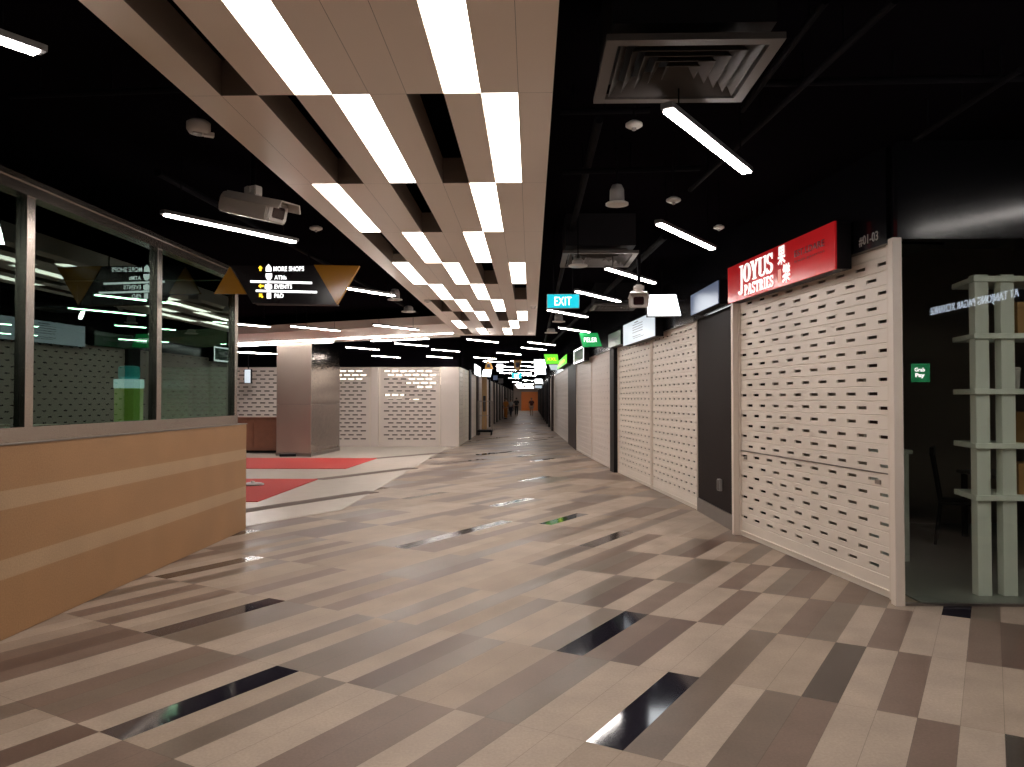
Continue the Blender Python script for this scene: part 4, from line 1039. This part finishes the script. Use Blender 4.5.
wall_sign(12.55, 15.0, 2.635, 3.05, .23, 'screen_blue', 'white lit wall sign with printed lines below the small security camera',
          [(.40, .52, .88, .035, 'grey_print')] + [(.34, .66, .78-.11*k, .022, 'grey_print') for k in range(4)] + [(.34, .60, .28, .02, 'grey_print'), (.36, .70, .20, .018, 'grey_print')])
wall_sign(9.35, 10.75, 2.77, 3.06, .16, 'screen_blue_dim', 'dim bluish glow box added for a reflection, between the red sign and the white blade sign')  # glowing box added in place of a reflection on the black fascia
blade([(579.5, 333), (597.5, 333), (602, 346.3), (583, 347)], 16.2, 'green', 'green lit blade sign reading white capitals', 'PELER', 'white_lit')
wall_sign(15.3, 16.6, 2.70, 3.0, .22, 'green_dim', 'dark green wall sign right of the green blade sign', [(.15, .8, .5, .2, 'grey_print')])
t, w, h = wall_sign(20.2, 22.4, 2.62, 3.02, .25, 'green_dim', 'dark notice sign with white frame below the green blade sign', [(.3, .7, .6, .3, 'grey_print'), (.2, .8, .25, .08, 'grey_print')], 'white_lit')
blade([(544, 354.3), (557.5, 354.3), (559, 363.8), (546.3, 364)], 27, 'lime', 'lime green lit blade sign beyond the far end of the raft', 'XXL', 'yellow_lit')
blade([(548.8, 364.6), (558, 364.6), (557, 370), (551, 370)], 27.3, 'screen_blue', 'small pale lit sign right below the lime blade sign')
wall_sign(25.0, 30.5, 2.78, 3.08, .24, 'lime', 'lime green wall sign right of the lime blade sign', [(.2, .8, .5, .25, 'yellow_lit')])
far = 'stacked lit blade signs far down the right side'
blade([(534, 359.5), (544.5, 359.5), (546.5, 368), (534.3, 368)], 32, 'screen', 'topmost of the far white lit signs on the right', group=far)
blade([(534.6, 368.6), (545, 368.6), (546, 374.4), (535, 374.4)], 38, 'screen', 'second of the far white lit signs on the right', group=far)
blade([(535, 379), (542, 379), (543, 383.5), (535, 383.5)], 52, 'screen', 'third of the far white lit signs on the right', group=far)
blade([(535, 385.5), (541.8, 385.5), (542, 388), (535, 388)], 62, 'screen_blue', 'lowest of the far white lit signs on the right', group=far)
# left side far signs
blade([(473.8, 369.4), (480.2, 369.2), (480.2, 375.8), (473.8, 375.2)], 36, 'screen', 'white lit blade sign near the wooden shopfront post')
t = thing('wall_sign', 'white lit wall sign at the left corridor corner', 'sign', (LX+.16, 30.6, 2.60), PI/2); obj('face', bbox(.003, (0, 3.6, -.01, 0, 0, .42)), M['screen'], t); obj('casing', bbox(.003, (0, 3.6, 0, .1, 0, .42)), M['black'], t)
blade([(483.2, 369.8), (491.8, 369.8), (490.6, 376.8), (482, 376.2)], 33, 'screen', 'white lit blade sign under the brown triangle sign on the left')
blade([(492.5, 375.5), (497.5, 375.5), (497.5, 380), (492.5, 380)], 48, 'screen_blue_dim', 'dim bluish far sign left of the corridor')
blade([(498.5, 378.5), (503, 378.5), (503, 383), (498.5, 383)], 55, 'grey_plastic', 'grey far sign left of the corridor', cas='grey_plastic')
blade([(497, 364), (503, 364), (503, 371.5), (497, 371.5)], 32, 'screen', 'pale lit sign among the far corridor strips')
blade([(517, 384), (523, 384), (523, 388), (517, 388)], 66, 'screen', 'tiny white lit sign above the walking people')
def tri_sign(pts, Y, label):
    c = atY(sum(p[0] for p in pts)/len(pts), sum(p[1] for p in pts)/len(pts), Y)
    t = thing('triangle_sign', label, 'sign', (c.x, Y, c.z), 0, 'brown hanging wayfinding signs')
    P = [atY(*p, Y)-c for p in pts]
    bm = bmesh.new(); prism(bm, [(v.x, v.z) for v in P], 0, .08, 'y'); obj('board', bm, M['gold'], t)
    bm = bmesh.new(); prism(bm, [(v.x*.5, v.z*.5) for v in P], -.012, 0, 'y'); obj('panel', bm, M['brown_pier'], t)
    bm = bmesh.new(); tube(bm, (0, .04, max(v.z for v in P)), (0, .04, 3.62-c.z), .01, 6); obj('hanger', bm, M['pipe'], t)
tri_sign([(486.5, 362), (491, 362), (493, 369.2), (484.5, 369.2)], 30, 'brown wayfinding sign tapering upward on the left of the corridor')
tri_sign([(513, 360), (522, 360), (520, 370), (515, 370)], 28.2, 'brown wayfinding sign tapering downward over the corridor middle')

# ------------------------------------------------------------------ far corridor furnishings
t = thing('shopfront_post', 'pale wooden shopfront post on the left behind the trolley', 'post', (-2.22, 36.5, 0))
obj('post', bbox(.01, (-.14, .10, -.1, .1, 0, 2.66)), M['pale_wood'], t); obj('cap', bbox(.008, (-.17, .13, -.13, .13, 2.66, 2.72)), M['pale_wood'], t); obj('dark_inset', bbox(.004, (-.08, .05, -.112, -.1, 1.0, 1.75)), M['chair'], t)
t = thing('roll_cage_trolley', 'empty wire roll cage trolley against the left corridor shops', 'trolley', (-2.02, 33.6, 0), 0)
obj('base', bbox(.01, (-.32, .32, -.4, .4, .14, .24)), M['black'], t)
for sx in (-.3, .3):
    bm = bmesh.new()
    for sy in (-.38, .38): tube(bm, (sx, sy, .22), (sx, sy, 1.5), .014, 8)
    tube(bm, (sx, -.38, 1.5), (sx, .38, 1.5), .014, 8)
    for q in range(1, 7): tube(bm, (sx, -.38+q*.76/7, .22), (sx, -.38+q*.76/7, 1.5), .005, 6)
    for q in range(1, 5): tube(bm, (sx, -.38, .22+q*.256), (sx, .38, .22+q*.256), .005, 6)
    obj('side_frame', bm, M['steel_dull'], t)
bm = bmesh.new()
for q in range(0, 6): tube(bm, (-.3+q*.12, .38, .22), (-.3+q*.12, .38, 1.5), .005, 6)
tube(bm, (-.3, .38, 1.5), (.3, .38, 1.5), .014, 8); tube(bm, (-.3, .38, .86), (.3, .38, .86), .01, 8); obj('back_frame', bm, M['steel_dull'], t)
for sx in (-.27, .27):
    for sy in (-.33, .33):
        bm = bmesh.new(); tube(bm, (sx-.02, sy, .06), (sx+.02, sy, .06), .06, 16); tube(bm, (sx, sy, .06), (sx, sy, .15), .014, 8); obj('castor', bm, M['rubber'], t)

# ------------------------------------------------------------------ people far down the corridor
def skin_mesh(name, V, E, R, root, m, parent, levels=1):
    me = bpy.data.meshes.new(name); me.from_pydata([tuple(v) for v in V], E, [])
    o = bpy.data.objects.new(name, me); C.objects.link(o)
    md = o.modifiers.new('skin', 'SKIN'); md.use_smooth_shade = True
    for i, v in enumerate(me.skin_vertices[0].data):
        r = R[i]; v.radius = r if isinstance(r, tuple) else (r, r); v.use_root = (i == root)
    s = o.modifiers.new('sub', 'SUBSURF'); s.levels = levels; s.render_levels = levels
    me.materials.append(m); o.parent = parent
    return o
def person(label, loc, rz, shirt, legs, stride=.22, shorts=False, h=1.7, bag=None):
    t = thing('person', label, 'person', loc, rz, 'people walking far down the corridor')
    k = h/1.7
    V = []; E = []; R = []
    def add(p, r, par=None):
        V.append(Vector(p)*k); R.append((r[0]*k, r[1]*k) if isinstance(r, tuple) else r*k)
        if par is not None: E.append((par, len(V)-1))
        return len(V)-1
    pel = add((0, 0, .92), (.15, .10)); wa = add((0, 0, 1.06), (.135, .095), pel); ch = add((0, .0, 1.25), (.165, .11), wa); sh_ = add((0, 0, 1.38), (.13, .08), ch)
    nk = add((0, 0, 1.45), .052, sh_); hd0 = add((0, -.015, 1.52), (.070, .085), nk); hd1 = add((0, -.015, 1.61), (.075, .095), hd0); hd2 = add((0, -.005, 1.68), (.050, .065), hd1)
    nose = add((0, -.105, 1.57), .014, hd0)
    for sx in (-1, 1): add((sx*.078, 0, 1.57), .014, hd0)
    leg_pts = {}; arm_pts = {}
    for sx in (-1, 1):
        st = stride*sx
        hp = add((sx*.09, 0, .86), .092, pel); kn = add((sx*.095, -st*.5-.02, .49), .060, hp); an = add((sx*.095, -st*.9+.04, .09), .040, kn); to = add((sx*.10, -st*.9-.10, .035), (.038, .030), an)
        leg_pts[sx] = (V[hp], V[kn], V[an], V[to])
        s1 = add((sx*.19, 0, 1.37), .056, sh_); el = add((sx*.235, st*.35+.02, 1.10), .042, s1); wr = add((sx*.235, st*.7-.06, .87), .028, el)
        pm = add((sx*.232, st*.75-.075, .82), (.032, .018), wr)
        arm_pts[sx] = (V[s1], V[el], V[wr])
        for q, ln in enumerate((.062, .075, .07, .055)):
            o_ = -.026+.017*q
            f1 = add((sx*.232, st*.75-.075+o_, .785), .0085, pm); f2 = add((sx*.225, st*.75-.078+o_, .785-ln*.6), .0075, f1); add((sx*.215, st*.75-.078+o_, .785-ln), .006, f2)
        th = add((sx*.22, st*.75-.115, .815), .0095, pm); add((sx*.212, st*.75-.128, .775), .008, th)
    skin_mesh('body', V, E, R, 0, M['skin'], t)
    # shirt
    Vs = [Vector((0, 0, .90))*k, Vector((0, 0, 1.06))*k, Vector((0, 0, 1.25))*k, Vector((0, 0, 1.385))*k]; Es = [(0, 1), (1, 2), (2, 3)]; Rs = [(.172*k, .122*k), (.158*k, .115*k), (.185*k, .13*k), (.135*k, .095*k)]
    for sx in (-1, 1):
        a, b, c = arm_pts[sx]; i = len(Vs); Vs += [a, a.lerp(b, .85)]; Rs += [.072*k, .062*k]; Es += [(3, i), (i, i+1)]
    skin_mesh('shirt', Vs, Es, Rs, 0, M[shirt], t)
    Vp = [Vector((0, 0, .94))*k]; Ep = []; Rp = [(.165*k, .118*k)]
    for sx in (-1, 1):
        hp, kn, an, to = leg_pts[sx]; i = len(Vp)
        Vp += [hp, hp.lerp(kn, .9)] + ([] if shorts else [kn.lerp(an, .5), an]); Rp += [.104*k, .082*k] + ([] if shorts else [.066*k, .060*k]); Ep += [(0, i), (i, i+1)] + ([] if shorts else [(i+1, i+2), (i+2, i+3)])
    skin_mesh('trousers' if not shorts else 'shorts', Vp, Ep, Rp, 0, M[legs], t)
    bm = bmesh.new(); bmesh.ops.create_uvsphere(bm, u_segments=20, v_segments=12, radius=1)
    for v in bm.verts: v.co = Vector((v.co.x*.086, v.co.y*.105+.012, v.co.z*.085+1.635))*k
    bmesh.ops.delete(bm, geom=[v for v in bm.verts if v.co.y < -.055*k and v.co.z < 1.65*k], context='VERTS'); obj('hair', bm, M['hair'], t, smooth=True)
    for sx in (-1, 1):
        bm = bmesh.new(); bmesh.ops.create_uvsphere(bm, u_segments=10, v_segments=8, radius=.011*k)
        for v in bm.verts: v.co += Vector((sx*.03, -.098, 1.595))*k
        obj('eye', bm, M['hair'], t)
        an, to = leg_pts[sx][2], leg_pts[sx][3]
        bm = bmesh.new(); box(bm, an.x-.05, an.x+.05, to.y-.06, an.y+.05, -.0, .08*k); bmesh.ops.bevel(bm, geom=bm.edges[:], offset=.025, segments=3, affect='EDGES'); obj('shoe', bm, M['rubber'], t)
    return t
person('person in dark maroon top and pale shorts walking in front of the orange wall', (0.05, 74, 0), 0, 'cloth_maroon', 'cloth_sand', shorts=True)
person('person in black clothes walking left of the orange wall', (-1.42, 74, 0), PI, 'cloth_black', 'cloth_black', h=1.72)
person('person in white top and dark trousers beside the left shops', (-1.86, 70, 0), PI*.9, 'cloth_white', 'cloth_navy', h=1.6)
person('person in orange clothes standing beside the left shops', (-2.02, 61, 0), -.6, 'cloth_orange', 'cloth_orange', stride=.05, h=1.66)

# ------------------------------------------------------------------ pipes and trays on the dark ceiling
PP = 'black pipes under the dark ceiling'
def pipe(a, b, r, label):
    a, b = Vector(a), Vector(b); c = (a+b)/2
    t = thing('ceiling_pipe', label, 'pipe', c, 0, PP)
    bm = bmesh.new(); tube(bm, a-c, b-c, r, 12); obj('pipe', bm, M['pipe'], t)
    for f in (.15, .5, .85):
        p = (a-c).lerp(b-c, f); bm = bmesh.new(); tube(bm, p, (p.x, p.y, 3.62-c.z), .006, 6); obj('hanger', bm, M['pipe'], t)
def zz(px, py, z): p = atZ(px, py, z); return (p.x, p.y, z)
pipe(zz(895, 0, 3.4), zz(690, 190, 3.4), .02, 'thin black pipe slanting down behind the near right strip light')
pipe(zz(826, 0, 3.45), zz(742, 110, 3.45), .02, 'thin black pipe beside the right edge of the large vent')
pipe(zz(1020, 70, 3.4), zz(915, 140, 3.4), .018, 'thin black pipe at the far upper right of the ceiling')
pipe(zz(765, 83, 3.45), zz(1023, 78, 3.45), .022, 'black pipe crossing level at the upper right')
pipe(zz(560, 112, 3.45), zz(650, 110, 3.45), .02, 'short black pipe crossing between the raft and the strip light')
pipe(zz(10, 96, 3.45), zz(215, 88, 3.45), .02, 'black pipe crossing the dark ceiling at upper left')
pipe(zz(562, 172, 3.4), zz(700, 168, 3.4), .022, 'black pipe crossing above the round speaker')
pipe((1.5, 8.5, 3.42), (.7, 24, 3.42), .04, 'long black pipe running down the right corridor ceiling')
pipe((.45, 5, 3.45), (.45, 26, 3.45), .03, 'long black pipe running beside the right edge of the raft')
pipe((-3.0, 6, 3.42), (-2.4, 16, 3.42), .03, 'long black pipe left of the raft over the directory sign')

# ------------------------------------------------------------------ world and colour management
w = bpy.data.worlds.new('world'); SC.world = w; w.use_nodes = True
w.node_tree.nodes['Background'].inputs[0].default_value = (.02, .018, .02, 1); w.node_tree.nodes['Background'].inputs[1].default_value = .2
vs = SC.view_settings; vs.view_transform = 'Standard'; vs.look = 'None'; vs.gamma = 1; vs.use_curve_mapping = False
vs.exposure = 0.85
SC.display_settings.display_device = 'sRGB'
cy = SC.cycles
cy.use_denoising = True; cy.max_bounces = 8; cy.diffuse_bounces = 4; cy.glossy_bounces = 4; cy.transparent_max_bounces = 12
cy.sample_clamp_indirect = 6; cy.caustics_reflective = False; cy.caustics_refractive = False
cy.use_light_tree = True
